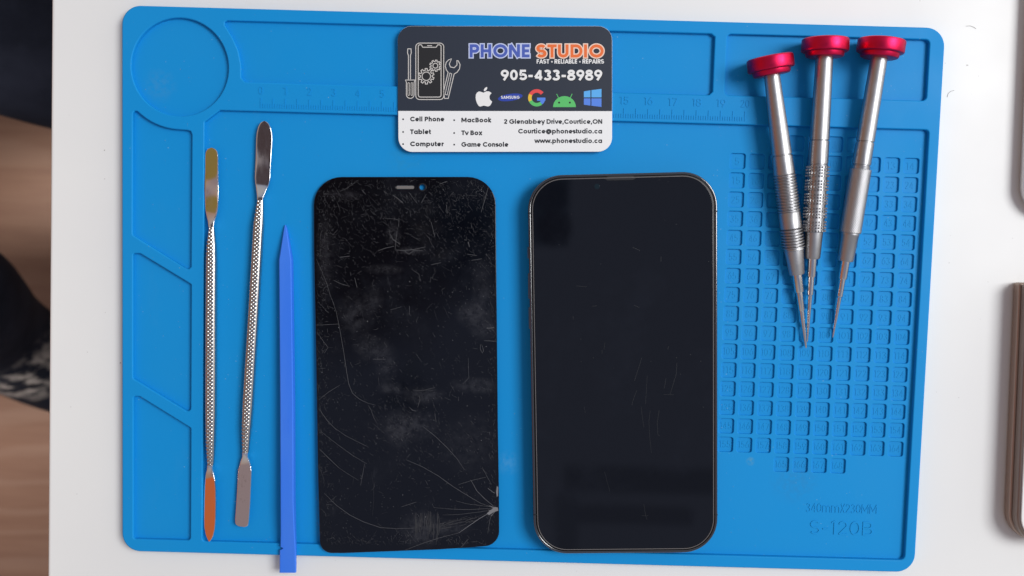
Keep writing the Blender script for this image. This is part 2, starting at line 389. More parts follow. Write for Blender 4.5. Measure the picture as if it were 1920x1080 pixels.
for px_, py_, rx_, ry_, am_ in ((668, 590, 34, 46, .7), (697, 652, 34, 26, .7), (725, 680, 22, 40, .6), (888, 588, 34, 26, .8), (905, 615, 28, 22, .7), (893, 722, 46, 16, .8), (735, 728, 28, 12, .9), (795, 740, 40, 18, .9), (770, 795, 55, 30, .8), (748, 810, 24, 30, .7), (640, 366, 40, 10, .8), (738, 440, 14, 26, .9), (775, 470, 36, 8, .9), (720, 505, 36, 10, .7), (905, 545, 20, 60, .5), (700, 560, 20, 26, .6), (610, 480, 18, 90, .6), (790, 990, 40, 36, .9), (840, 985, 46, 16, .7), (880, 830, 60, 60, .35)):
    p_ = at(px_, py_, .004); vs = nb.n('ShaderNodeVectorMath', operation='SUBTRACT'); nb.link(nb.co.outputs['Object'], vs.inputs[0]); vs.inputs[1].default_value = p_
    vq = nb.n('ShaderNodeVectorMath', operation='MULTIPLY'); nb.link(vs.outputs[0], vq.inputs[0]); vq.inputs[1].default_value = (4480 / rx_, 4480 / ry_, 0)
    vl = nb.n('ShaderNodeVectorMath', operation='LENGTH'); nb.link(vq.outputs[0], vl.inputs[0])
    mu = nb.n('ShaderNodeMath', operation='MULTIPLY'); nb.link(nb.ramp(vl.outputs['Value'], 1.15, .3, 0, am_), mu.inputs[0]); nb.link(grain, mu.inputs[1])
    cB = nb.mix(mu.outputs[0], cB, (0.032, 0.032, 0.037))
nb.link(cB, nb.b.inputs['Base Color'])
nb.link(nb.ramp(nb.noise(45, 6, .68), .4, .75, .06, .26), nb.b.inputs['Roughness'])
M['scratch_pale'] = mat('scratch_pale', (0.17, 0.17, 0.18), .6)
M['scratch_mid'] = mat('scratch_mid', (0.085, 0.085, 0.09), .6)
M['scratch_faint'] = mat('scratch_faint', (0.026, 0.026, 0.029), .5)
M['hairline'] = mat('hairline', (0.011, 0.011, 0.013), .4)
M['frame_steel'] = mat('frame_steel', (0.16, 0.16, 0.16), 0.14, 1.0)
M['black_plastic'] = mat('black_plastic', (0.006, 0.006, 0.007), 0.35)
M['bezel_line'] = mat('bezel_line', (0.15, 0.14, 0.14), 0.4)
M['grey_mesh'] = mat('grey_mesh', (0.15, 0.14, 0.135), 0.6)
M['lens'] = mat('lens', (0.004, 0.012, 0.016), 0.1)

m = M['chrome'] = mat('chrome', (0.80, 0.79, 0.78), 0.09, 1.0); nb = NB(m)
nb.link(nb.ramp(nb.noise(160, 5, .7, (1, .25, 1)), .35, .75, .05, .2), nb.b.inputs['Roughness'])
nb.link(nb.mix(nb.ramp(nb.noise(300, 4, .7, (1, .5, 1)), .6, .8), (.8, .79, .78), (.5, .47, .44)), nb.b.inputs['Base Color'])
M['knurled_steel'] = mat('knurled_steel', (0.50, 0.485, 0.46), 0.25, 1.0)
m = M['aluminium'] = mat('aluminium', (0.43, 0.425, 0.43), 0.36, 1.0, Anisotropic=0.3); nb = NB(m)
nb.link(nb.ramp(nb.noise(300, 4, .6),   .3, .7, .38, .46), nb.b.inputs['Roughness'])
M['polished_steel'] = mat('polished_steel', (0.68, 0.66, 0.64), 0.17, 1.0)
m = M['red_anodised'] = mat('red_anodised', (0.66, 0.016, 0.075), 0.36, 1.0); nb = NB(m)
nb.link(nb.ramp(nb.noise(400, 3), .3, .7, .36, .46), nb.b.inputs['Roughness'])
m = M['blue_plastic'] = mat('blue_plastic', (0.034, 0.185, 0.80), 0.42, spec=0.45); nb = NB(m)
nb.link(nb.mix(nb.ramp(nb.noise(70, 4, .6, (1, .15, 1)), .4, .75), (0.032, 0.180, 0.80), (0.050, 0.205, 0.79)), nb.b.inputs['Base Color'])
nb.bump(nb.noise(500, 3, .6, (1, .2, 1)), .06, .0001)

M['card_white'] = mat('card_white', (0.83, 0.835, 0.835), 0.38)
M['card_dark'] = mat('card_dark', (0.023, 0.030, 0.047), 0.42, spec=.35)
M['ink_black'] = mat('ink_black', (0.006, 0.006, 0.008), 0.5)
M['ink_grey'] = mat('ink_grey', (0.022, 0.023, 0.028), 0.5)
M['ink_white'] = mat('ink_white', (0.80, 0.80, 0.79), 0.45)
M['ink_cream'] = mat('ink_cream', (0.60, 0.58, 0.55), 0.45)
M['ink_blue'] = mat('ink_blue', (0.062, 0.105, 0.43), 0.45)
M['ink_pale_blue'] = mat('ink_pale_blue', (0.52, 0.58, 0.80), 0.45)
M['ink_orange'] = mat('ink_orange', (0.78, 0.150, 0.026), 0.45)
M['ink_pale_orange'] = mat('ink_pale_orange', (0.85, 0.62, 0.50), 0.45)
M['ink_royal'] = mat('ink_royal', (0.015, 0.045, 0.36), 0.45)
M['ink_red'] = mat('ink_red', (0.75, 0.06, 0.06), 0.45)
M['ink_yellow'] = mat('ink_yellow', (0.80, 0.50, 0.03), 0.45)
M['ink_green'] = mat('ink_green', (0.09, 0.50, 0.13), 0.45)
M['ink_sky'] = mat('ink_sky', (0.09, 0.40, 0.82), 0.45)
M['ink_azure'] = mat('ink_azure', (0.08, 0.22, 0.74), 0.45)

M['silver'] = mat('silver', (0.62, 0.61, 0.61), 0.35, 0.6)
M['taupe_metal'] = mat('taupe_metal', (0.36, 0.27, 0.22), 0.36, 0.5)
M['dark_taupe'] = mat('dark_taupe', (0.22, 0.17, 0.145), 0.36, 0.5)
M['white_plastic'] = mat('white_plastic', (0.78, 0.77, 0.76), 0.4)
m = M['navy_denim'] = mat('navy_denim', (0.006, 0.009, 0.020), 0.85, spec=.2); nb = NB(m)
cB = nb.mix(nb.ramp(nb.noise(14, 5, .65), .4, .75), (0.004, 0.006, 0.014), (0.018, 0.022, 0.038))
vm = nb.n('ShaderNodeVectorMath', operation='DISTANCE'); nb.link(nb.co.outputs['Object'], vm.inputs[0])
RIP = at(62, 718, -0.47); vm.inputs[1].default_value = RIP
near = nb.ramp(vm.outputs['Value'], .055, .012)
rip = nb.ramp(nb.noise(42, 4, .6, (1, 2.2, 1)), .46, .60)
mu = nb.n('ShaderNodeMath', operation='MULTIPLY'); nb.link(near, mu.inputs[0]); nb.link(rip, mu.inputs[1])
cB = nb.mix(mu.outputs[0], cB, (0.50, 0.46, 0.42)); nb.link(cB, nb.b.inputs['Base Color'])
M['dark_rubber'] = mat('dark_rubber', (0.02, 0.02, 0.022), 0.6)
M['hair_dark'] = mat('hair_dark', (0.10, 0.08, 0.07), 0.5)

# ------------------------------------------------------------------ floor and table
def box(bm, x0, x1, y0, y1, z0, z1):
    v = [bm.verts.new((x, y, z)) for z in (z0, z1) for y in (y0, y1) for x in (x0, x1)]
    for q in ((0, 2, 3, 1), (4, 5, 7, 6), (0, 1, 5, 4), (2, 6, 7, 3), (0, 4, 6, 2), (1, 3, 7, 5)): bm.faces.new([v[i] for i in q])
bm = bmesh.new(); s_ = 4
bm.faces.new([bm.verts.new(p) for p in ((-s_, -s_, -.73), (s_, -s_, -.73), (s_, s_, -.73), (-s_, s_, -.73))])
tag(obj('floor', bm, M['wood_floor']), kind='structure')

table = tag(empty('table'), 'white laminate table whose straight left edge ends above the wooden floor', 'table')
bm = bmesh.new()
tl_, bl_ = at(95.5, 0, 0), at(88, 1080, 0)
k_ = (tl_.x - bl_.x) / (tl_.y - bl_.y)
xl = lambda y: bl_.x + (y - bl_.y) * k_
slab(bm, [(xl(-.6), -.6), (1.0, -.6), (1.0, .6), (xl(.6), .6)], [], -.028, 0.0, .0016, 3)
obj('table_top', bm, M['white_laminate'], table)
for (x, y) in ((-.08, -.5), (-.08, .5), (.92, -.5), (.92, .5)):
    bm = bmesh.new(); box(bm, x - .02, x + .02, y - .02, y + .02, -.73, -.028); obj('leg', bm, M['white_laminate'], table)

# ------------------------------------------------------------------ silicone mat
Z_RIM, Z_FLOOR, Z_CELL = .0045, .0025, .0016
mm = lambda pts: [Vector((x / 1000, y / 1000)) for x, y in pts]
def arc_mm(cx, cy, r, a0, a1, n=10): return arc(cx, cy, r, r, a0, a1, n)
bm = bmesh.new()
outer = rrect(0, 0, .340, .230, .0078, n=10)
hole_c = circle(-.1460, .0904, .0201)
tl_curve = [(-119.0, 85.0), (-120.6, 86.8), (-120.7, 92.4), (-121.9, 97.8), (-124.1, 102.6), (-126.2, 106.0), (-127.6, 108.0), (-127.6, 109.2), (-126.4, 110.0)]
h_tl = mm([(73.5, 110)] + [(75, 108.8)] + [(75, 86.4), (73.6, 85)] + tl_curve)
h_tr = rrect(.1219, .0976, .0838, .0250, .0018)
h_work = fillet(mm([(-135.7, -109.8), (165.6, -109.8), (165.6, 73.2), (-129.4, 73.2), (-135.7, 68.2)]), [.0015, .0022, .0015, .001, .001])
a_top = [(-163.6, 71.8)] + arc_mm(-146.0, 90.4, 25.6, 227, 270, 9) + [(-142.6, 64.6)]
h_A = mm([(-165.2, 20.2), (-143.6, 7.2), (-142.0, 6.7), (-141, 7.8), (-140.9, 62.8), (-141.4, 64.2)] + a_top[::-1] + [(-164.8, 72.0), (-165.5, 71.0), (-165.6, 21.0)])
h_B = fillet(mm([(-165.4, -40.2), (-140.9, -54.6), (-140.9, .4), (-162.4, 12.8), (-165.4, 12.8)]), [.001, .0014, .001, .001, .001])
h_C = fillet(mm([(-165.2, -109.6), (-140.8, -109.6), (-140.8, -60.8), (-162.6, -47.8), (-165.2, -47.8)]), [.001, .0015, .001, .001, .001])
slab(bm, outer, [hole_c, h_tl, h_tr, h_work, h_A, h_B, h_C], 0.0, Z_RIM, .00045, 2)
cells = []
PX, PY = (160.0 - 87.15) / 9, (58.3 + 62.1) / 15
for r_ in range(18):
    for c_ in range(10):
        if r_ in (0, 17) and not 3 <= c_ <= 6: continue
        cells.append((87.15 + c_ * PX, 58.3 - (r_ - 1) * PY))
slab(bm, rrect(0, 0, .339, .229, .0075), [rrect(x / 1000, y / 1000, .0064, .0064, .0010, n=4) for x, y in cells], .0002, Z_FLOOR, .00025, 1)
slab(bm, rrect(0, 0, .338, .228, .0075), [], .0004, Z_CELL, .0002, 1)
F3 = lambda u, v, dz: Vector((u / 1000, v / 1000, dz))
for i, (x, y) in enumerate(cells):                       # the raised numbers in the cells
    s = str(i + 1); wd = {1: 1.7, 2: 3.3, 3: 4.6}[len(s)]
    text(bm, s, x - wd / 2, x + wd / 2, y - 1.55, 3.1, .12, F3, Z_CELL - .00003, 0, .00013, up=1, track=.12, step=2e-6)
mat_o = tag(obj('repair_mat', bm, M['silicone']), 'bright blue silicone repair mat with moulded trays, ruler and numbered cells', 'repair mat')
bm = bmesh.new()
RX0, RS = -112.4, 10.055
for k in range(201):
    x = RX0 + k * RS / 10; t_ = 4.0 if k % 5 == 0 else 1.7
    ribbon(bm, [(x, 74.6), (x, 74.6 + t_)], .27, F3, Z_RIM - .00003, False, 0, .0002)
for k in range(21):
    x = RX0 + k * RS; s = str(k); wd = 1.7 if len(s) == 1 else 3.6
    text(bm, s, x - wd / 2, x + wd / 2, 80.2, 3.2, .11, F3, Z_RIM - .00003, 0, .0002, up=1, track=.1)
obj('ruler', bm, M['silicone'], mat_o)
bm = bmesh.new()
text(bm, '340mmX230MM', 123.0, 153.4, -90.4, 3.9, .10, F3, Z_FLOOR - .00003, 0, .0002, up=1, track=.06)
text(bm, 'S-120B', 125.1, 152.0, -100.0, 6.0, .10, F3, Z_FLOOR - .00003, 0, .00026, up=1, track=.1)
obj('lettering', bm, M['silicone'], mat_o)

# ------------------------------------------------------------------ business card
ZC = .0053
card_c = [at(745.6, 48.8, ZC), at(1147.9, 48.8, ZC), at(1147.6, 284.4, ZC), at(747.0, 284.9, ZC)]
co = fillet([p.xy for p in card_c], .0058, 9)
card = empty('business_card'); tag(card, 'business card with charcoal upper half, white lower half and phone repair details', 'business card')
bm = bmesh.new(); slab(bm, co, [], Z_RIM + .00005, ZC, .00012, 2); obj('card_stock', bm, M['card_white'], card)
FC = lambda u, v, dz: at(u, v, ZC + dz)
L1, L2, L3, L4 = 2e-5, 4e-5, 6e-5, 8e-5
# charcoal field: the card outline cut at the dividing line
bm = bmesh.new()
px_out = fillet([(746.2, 208.0), (745.9, 49.2), (1147.5, 49.2), (1147.4, 208.4)], [0, 26, 26, 0], 9)
poly(bm, px_out, FC, L1); obj('charcoal_field', bm, M['card_dark'], card)

bm = bmesh.new()                                          # the headline: outline below, letter above
text(bm, 'PHONE', 880.6, 993.2, 107.6, 24.6, .222, FC, L2, 1, extra=4.2, track=.04)
text(bm, 'PHONE', 880.6, 993.2, 107.6, 24.6, .222, FC, L3, 0, track=.04)
text(bm, 'STUDIO', 1006.4, 1131.2, 107.9, 24.6, .222, FC, L2, 3, extra=4.2, track=.04)
text(bm, 'STUDIO', 1006.4, 1131.2, 107.9, 24.6, .222, FC, L3, 2, track=.04)
obj('headline', bm, [M['ink_blue'], M['ink_pale_blue'], M['ink_orange'], M['ink_pale_orange']], card)
bm = bmesh.new(); text(bm, 'FAST • RELIABLE • REPAIRS', 1006.3, 1132, 119.2, 8.2, .21, FC, L2, track=.03); obj('tagline', bm, M['ink_white'], card)
bm = bmesh.new()
text(bm, '905-433-8989', 941, 1129.4, 151.6, 19.6, .215, FC, L2, 1, track=.07)
text(bm, '905-433-8989', 939.6, 1128, 150.3, 19.6, .215, FC, L3, 0, track=.07)
obj('phone_number', bm, [M['ink_white'], M['ink_black']], card)
bm = bmesh.new()
for s, x0, x1, yb in (('Cell Phone', 769, 833, 227.6), ('Tablet', 769, 807.6, 251.4), ('Computer', 769, 831, 274.2), ('MacBook', 865, 920.4, 229.4), ('Tv Box', 865, 903.4, 253.4), ('Game Console', 865, 953, 275.2)):
    text(bm, s, x0, x1, yb, 8.8, .245, FC, L1, track=.0)
    xb = 755.8 if x0 < 800 else 851.6
    poly(bm, arc(xb, yb - 4, 1.7, 1.7, 0, 330, 11), FC, L1)
obj('service_list', bm, M['ink_grey'], card)
bm = bmesh.new()
text(bm, '2 Glenabbey Drive,Courtice,ON', 945, 1129.4, 232.2, 8.7, .235, FC, L1, track=.0)
text(bm, 'Courtice@phonestudio.ca', 971.6, 1129, 250.3, 8.7, .235, FC, L1, track=.0)
text(bm, 'www.phonestudio.ca', 1002.4, 1129, 268.2, 8.7, .235, FC, L1, track=.0)
obj('address_lines', bm, M['ink_grey'], card)
# drawing of a phone with gears, screwdriver and wrench
bm = bmesh.new(); lw = 1.5
rr = lambda x0, y0, x1, y1, r: [tuple(p) for p in fillet([(x0, y0), (x1, y0), (x1, y1), (x0, y1)], r, 5)]
poly(bm, rr(779, 80, 833.6, 187.6, 8), FC, L2, 1)
ribbon(bm, rr(779.6, 80.8, 832, 186.6, 7), lw, FC, L3, True, 0)
ribbon(bm, fillet([(784.2, 84), (790, 84), (792.5, 88.6), (818, 88.6), (820.5, 84), (827, 84), (827, 182), (784.2, 182)], [4, 1, 2, 2, 1, 4, 4, 4], 4), lw, FC, L3, True, 0)
ribbon(bm, [(801, 85.6), (810, 85.6)], 1.4, FC, L3, False, 0)
def gear(cx, cy, ro, rh, n, rot=0):
    pts = []
    for k in range(n):
        for a, r_ in ((-.30, .76), (-.20, 1), (.20, 1), (.30, .76)):
            t = 2 * math.pi * (k + a) / n + rot; pts.append((cx + ro * r_ * math.cos(t), cy + ro * r_ * math.sin(t)))
    ribbon(bm, pts, lw, FC, L3, True, 0); ribbon(bm, arc(cx, cy, rh, rh, 0, 345, 20), lw, FC, L3, True, 0)
gear(799.3, 143, 14.6, 8, 10, .3); gear(816.3, 123.2, 10.6, 4.6, 9)
ribbon(bm, [(765.8, 149), (765.8, 104), (764, 99), (764.6, 91.5), (770.6, 91.5), (771.2, 99), (769.6, 104), (769.6, 149)], lw, FC, L3, False, 0)
poly(bm, fillet([(761.6, 152), (777, 152), (777, 184), (761.6, 184)], [1, 1, 6, 6], 5), FC, L2, 1)
ribbon(bm, fillet([(760.4, 150), (778, 150), (776.4, 155), (776.4, 184.4), (762, 184.4), (762, 155)], [0, 0, 1, 7, 7, 1], 5), lw, FC, L3, True, 0)
for x in (766.2, 772.2): ribbon(bm, rr(x - 1.5, 155, x + 1.5, 179, 1.4), 1.0, FC, L3, True, 0)
wr = [(833.6, 184.6), (840.5, 184.4), (851.6, 138.6), (857, 135.5), (861.6, 129), (862.6, 121), (859.2, 114), (856.6, 113.8), (857, 121.5), (851.5, 127), (844.6, 125.6), (842.4, 120), (846.6, 110.2), (841, 112.4), (836.6, 117), (835, 124), (836.8, 131), (840.2, 135.6), (831.6, 172)]
ribbon(bm, wr, lw, FC, L3, True, 0)
ribbon(bm, [(843.4, 137), (847, 138.4), (838.6, 178), (834.6, 177)], 1.2, FC, L3, True, 0)
obj('repair_drawing', bm, [M['ink_cream'], M['ink_black']], card)
# five brand marks
C8 = lambda pts: [(860 + x / 4.153, 40 + y / 4.153) for x, y in pts]
bm = bmesh.new()
ap = [(193, 556), (205, 550), (218, 545), (233, 545), (248, 552), (256, 560), (247, 568), (240, 582), (240, 598), (246, 612), (260, 624), (256, 638), (248, 651), (238, 660), (228, 663), (214, 660), (196, 656), (180, 660), (168, 664), (156, 658), (144, 640), (136, 618), (132, 594), (134, 572), (142, 556), (156, 547), (172, 548)]
poly(bm, C8(ap), FC, L2); poly(bm, C8([(196, 543), (197, 530), (205, 518), (222, 510), (222, 524), (214, 537), (204, 543)]), FC, L2)
obj('logo', bm, M['ink_white'], card)
bm = bmesh.new(); t = R(-8)
poly(bm, [(956.8 + 23.2 * math.cos(a) * math.cos(t) - 6.6 * math.sin(a) * math.sin(t), 182.6 + 23.2 * math.cos(a) * math.sin(t) + 6.6 * math.sin(a) * math.cos(t)) for a in [2 * math.pi * k / 40 for k in range(40)]], FC, L2, 0)
text(bm, 'SAMSUNG', 939.6, 974, 185.2, 5.6, .2, FC, L3, 1, track=.14)
obj('logo', bm, [M['ink_royal'], M['ink_white']], card)
bm = bmesh.new(); gx, gy, gr, gw = 1006.4, 183.4, 12.9, 6.6
for a0, a1, mi in ((-38, -152, 0), (-152, -206, 1), (-206, -310, 2), (-310, -359, 3)):
    ribbon(bm, arc(gx, gy, gr, gr, a0, a1, 12), gw, FC, L2 + mi * 3e-6, False, mi)
ribbon(bm, [(gx + .6, gy + 2.6), (gx + 16.2, gy + 2.6)], 6.0, FC, L2 + 1.5e-5, False, 3)
obj('logo', bm, [M['ink_red'], M['ink_yellow'], M['ink_green'], M['ink_azure']], card)
bm = bmesh.new()
poly(bm, [(1058.4 + 21.4 * math.cos(a), 200.8 - 20.6 * math.sin(a)) for a in [math.pi * k / 24 for k in range(25)]], FC, L2, 0)
for x in (1048.3, 1068.5): poly(bm, arc(x, 192.4, 1.9, 1.9, 0, 330, 11), FC, L3, 1)
ribbon(bm, [(1047.5, 184), (1043.7, 176.2)], 1.4, FC, L2 + 3e-6, False, 0); ribbon(bm, [(1069, 184), (1072.8, 175.8)], 1.4, FC, L2 + 3e-6, False, 0)
obj('logo', bm, [M['ink_green'], M['ink_black']], card)
bm = bmesh.new()
for pts, mi in (([(975, 546), (1026, 537), (1026, 592), (975, 592)], 0), ([(1034, 536), (1112, 526), (1112, 592), (1034, 592)], 0), ([(975, 600), (1026, 600), (1026, 656), (975, 649)], 1), ([(1034, 600), (1112, 600), (1112, 666), (1034, 657)], 1)):
    poly(bm, C8(pts), FC, L2, mi)
obj('logo', bm, [M['ink_sky'], M['ink_azure']], card)

# ------------------------------------------------------------------ scratched display panel (no frame)
P_N = Vector((0, .00215 / .16, 1)).normalized(); P_P = Vector((0, .0475, .0041))
PL = (P_P, P_N)
pz = lambda x, y: P_P.z + (P_P.y - y) * (.00215 / .16)
scr_px = [(588, 331.6), (929.2, 331.6), (930.4, 480), (933.5, 800), (935.6, 925), (936.0, 1022.5), (882, 1026.5), (822, 1030.4), (646, 1037.2), (600.3, 1037.2), (596.5, 900), (592.0, 640), (588.6, 470)]
scr_r = [.0118, .0118, 0, 0, 0, .0108, .02, .02, .002, .0105, 0, 0, 0]
ow = fillet([at(*p, plane=PL).xy for p in scr_px], scr_r, 9)
ear_c = at(759.6, 351.2, plane=PL); cam_c = at(792.2, 351.0, plane=PL)
ear_hole = rrect(ear_c.x, ear_c.y, .0077, .00155, .00075, R(1.6), 4)
bm = bmesh.new()
slab(bm, ow, [ear_hole, circle(cam_c.x, cam_c.y, .00135, 24)], -.0013, 0, .00022, 2, mat=3, fz=lambda co_: pz(co_.x, co_.y))
FP = lambda u, v, dz: at(u, v, plane=(P_P + P_N * dz, P_N))
PS = 3e-5
nscr = [0]
def inside_panel(u, v): return 592 < u < 931 and 336 < v < 1024 and not ((u < 610 or u > 912) and (v < 356 or v > 1005)) and not (735 < u < 800 and 342 < v < 360)
def scratch(pts, w, m_):
    nscr[0] += 1
    n = len(pts); w *= .8; ws = [w * (.35 + .65 * math.sin(math.pi * (i + .5) / n)) for i in range(n)] if n > 2 else w
    ribbon(bm, pts, ws, FP, PS + (nscr[0] % 40) * 1.2e-6, False, m_)
def curve3(a, b, c_, n=10):
    return [((1 - t) ** 2 * a[0] + 2 * t * (1 - t) * b[0] + t * t * c_[0], (1 - t) ** 2 * a[1] + 2 * t * (1 - t) * b[1] + t * t * c_[1]) for t in [k / n for k in range(n + 1)]]
def jit(pts, a=.7): return [(x + rnd.uniform(-a, a), y + rnd.uniform(-a, a)) for x, y in pts]
def sc2(pts): return [(570 + x / 4.32, 560 + y / 4.32) for x, y in pts]
def sc3(pts): return [(570 + x / 4.32, 800 + y / 4.32) for x, y in pts]
def sc1(pts): return [(570 + x / 4.32, 310 + y / 4.32) for x, y in pts]
# the long cracks
scratch(sc1([(100, 760), (150, 870), (185, 960), (215, 1060), (245, 1130)]), .55, 1)
scratch(sc2([(225, 0), (262, 110), (290, 250), (320, 420), (345, 590), (362, 690), (392, 765), (450, 815), (520, 848), (580, 862)]), .75, 1)
scratch(sc2([(520, 862), (545, 905), (565, 965), (590, 1010)]), .5, 1)
scratch(sc2([(98, 215), (190, 210), (285, 205)]), .6, 1); scratch(sc2([(105, 270), (160, 350), (195, 395), (165, 440)]), .6, 1)
scratch(sc2([(120, 820), (200, 755), (290, 700)]), .6, 1); scratch(sc2([(120, 890), (190, 990), (270, 1070)]), .7, 1)
scratch(sc3([(165, 540), (260, 635), (370, 715), (480, 770), (620, 818), (760, 826), (900, 822)]), .8, 1)
scratch(sc3([(125, 180), (200, 255), (285, 335)]), .8, 1); scratch(sc3([(285, 335), (360, 385), (440, 435)]), .45, 1)
scratch(sc3([(120, 25), (220, 105), (340, 195), (430, 255), (510, 300)]), .5, 1)
scratch(sc3([(240, 5), (340, 75), (450, 130), (520, 165)]), .5, 1); scratch(sc3([(490, 300), (475, 390), (458, 475)]), .6, 1)
scratch(sc3([(545, 370), (565, 480), (565, 600), (555, 720)]), .4, 2)
scratch(sc3([(965, 0), (1060, 75), (1160, 170), (1240, 260), (1300, 350)]), .7, 1)
scratch(sc3([(830, 270), (960, 325), (1090, 400), (1200, 480), (1320, 555), (1430, 620), (1540, 660)]), .75, 1)
scratch(sc3([(1350, 430), (1400, 520), (1470, 590), (1550, 655)]), .6, 0)
scratch(sc3([(1560, 662), (1490, 705), (1420, 745), (1340, 800), (1255, 860)]), 1.0, 0)
scratch(sc3([(1255, 860), (1100, 900), (960, 945), (820, 1000)]), .7, 1)
scratch(sc3([(1560, 660), (1450, 665), (1330, 672), (1200, 668), (1050, 655)]), .6, 1)
scratch(sc3([(1555, 655), (1440, 640), (1320, 625), (1230, 600)]), .5, 1)
scratch(sc3([(1550, 668), (1430, 690), (1250, 712), (1120, 715)]), .5, 1)
scratch(sc3([(1550, 675), (1430, 720), (1300, 770), (1150, 800)]), .6, 2)
scratch(sc3([(1525, 680), (1505, 760), (1488, 865)]), .6, 1); scratch(sc3([(1445, 330), (1480, 400), (1520, 470)]), .5, 1)
scratch(sc3([(1250, 470), (1360, 435), (1475, 408)]), .6, 1); scratch(sc3([(1490, 500), (1545, 540)]), .7, 0)
scratch(sc3([(790, 650), (850, 630), (910, 610)]), .6, 1); scratch(sc3([(1270, 980), (1330, 910)]), .6, 1)
for k in range(16):                                        # chipped spot on the right edge
    a = rnd.uniform(150, 235); l = rnd.uniform(6, 24); x, y = 932, 954
    scratch([(x, y), (x + l * math.cos(R(a)), y - l * math.sin(R(a)))], rnd.uniform(.4, 1.1), rnd.choice((0, 0, 1)))
poly(bm, sc3([(1480, 705), (1500, 685), (1545, 650), (1570, 655), (1575, 680), (1540, 690), (1500, 715)]), FP, PS + 6e-5, 0)
poly(bm, sc3([(1562, 480), (1574, 490), (1572, 560), (1562, 570), (1556, 530)]), FP, PS + 6e-5, 0)
for k in range(46):                                        # the rubbed patch near the lower edge
    x = rnd.uniform(776, 826); y0 = rnd.uniform(958, 985); y1 = min(y0 + rnd.uniform(10, 40), 1026 - (x - 776) * .1)
    scratch([(x, y0), (x + rnd.uniform(-1.5, 1.5), (y0 + y1) / 2), (x + rnd.uniform(-3, 1), y1)], rnd.uniform(.5, 1.6), 2)
for k in range(24):
    x = rnd.uniform(822, 880); y = 985 - (x - 822) * .25 + rnd.uniform(-3, 12)
    scratch([(x, y), (x + 14, y - 4 + rnd.uniform(-1, 1))], rnd.uniform(.5, 1.3), 2)
for pts, w, m_ in (([(720, 240), (800, 300)], .9, 1), ([(850, 220), (915, 305)], .5, 1), ([(990, 235), (950, 305)], .6, 1), ([(660, 430), (740, 435), (770, 445), (765, 500)], .6, 1), ([(755, 530), (745, 600), (738, 680)], .8, 1), ([(600, 692), (660, 670), (730, 655)], .9, 1), ([(740, 685), (810, 690), (900, 680), (985, 660)], .9, 1), ([(820, 700), (850, 720), (890, 690), (960, 690)], .8, 1), ([(290, 745), (370, 735)], .7, 1), ([(240, 930), (300, 960), (370, 980)], .7, 1), ([(1495, 170), (1470, 260), (1435, 380)], .8, 1), ([(1030, 805), (1110, 788)], .6, 1), ([(1355, 770), (1440, 757)], .6, 1), ([(1330, 620), (1340, 660)], 1.2, 1), ([(1320, 718), (1400, 730)], .6, 1), ([(870, 840), (930, 880), (945, 940)], .5, 1), ([(440, 120), (340, 190), (290, 210)], .5, 1), ([(1160, 130), (1100, 150)], .8, 1), ([(470, 200), (500, 235)], .6, 1), ([(410, 910), (430, 990)], .7, 1), ([(1030, 460), (1060, 580)], .6, 1), ([(1155, 320), (1160, 390)], .7, 1), ([(700, 560), (720, 600), (780, 640)], 1.0, 1), ([(690, 520), (700, 590)], 1.0, 2)):
    scratch(sc1(pts), w, m_)
for pts, w, m_ in (([(855, 60), (853, 130)], .5, 1), ([(1430, 370), (1428, 410), (1445, 440), (1455, 420), (1440, 370)], .7, 1), ([(1460, 340), (1560, 345)], .6, 1), ([(700, 90), (790, 65)], .4, 1), ([(560, 490), (660, 490)], .5, 1), ([(855, 880), (880, 905), (910, 910)], .8, 1), ([(930, 780), (940, 820), (920, 880)], .6, 1), ([(1330, 480), (1335, 640), (1290, 690)], .4, 1), ([(1060, 930), (1070, 1000)], 1.4, 2), ([(880, 740), (960, 745), (1060, 720)], 1.3, 2), ([(1480, 240), (1540, 235)], 1.2, 1)):
    scratch(sc2(pts), w, m_)
for k in range(3600):                                       # fine wear, densest at the upper part and along the left edge
    z_ = rnd.random()
    if z_ < .38: u, v = rnd.uniform(593, 930), 336 + abs(rnd.gauss(0, 95))
    elif z_ < .52: u, v = 593 + abs(rnd.gauss(0, 16)), rnd.uniform(340, 1020)
    elif z_ < .60: u, v = 931 - abs(rnd.gauss(0, 8)), rnd.uniform(340, 1020)
    elif z_ < .66: u, v = rnd.uniform(610, 915), 1023 - abs(rnd.gauss(0, 10))
    elif z_ < .74: u, v = rnd.gauss(760, 40), rnd.gauss(800, 35)
    else: u, v = rnd.uniform(593, 930), rnd.uniform(340, 1020)
    l = min(30, 1.6 + rnd.expovariate(1 / 3.8)); a = rnd.uniform(0, math.pi) if rnd.random() < .5 else rnd.gauss(2.2, .4)
    dx, dy = l * math.cos(a), -l * math.sin(a); b = rnd.gauss(0, .12) * l
    pts = curve3((u, v), (u + dx / 2 + b, v + dy / 2 + b), (u + dx, v + dy), 4)
    if all(inside_panel(*p) for p in pts):
        scratch(pts, rnd.uniform(.14, .40), 1 if rnd.random() < .5 else 2)
for k in range(700):                                       # dust grains and pits
    u, v = rnd.uniform(594, 930), rnd.uniform(338, 1020)
    if not inside_panel(u, v): continue
    s = abs(rnd.gauss(.12, .22)) + .16
    poly(bm, arc(u, v, s, s * rnd.uniform(.6, 1.3), 0, 300, 5), FP, PS + 5e-5, rnd.choice((1, 1, 0)) + 0)
panel = empty('display_panel'); tag(panel, 'bare black display panel, badly scratched and cracked at its lower right corner', 'display panel')
obj('glass', bm, [M['scratch_pale'], M['scratch_mid'], M['scratch_faint'], M['worn_glass']], panel)
bm = bmesh.new()
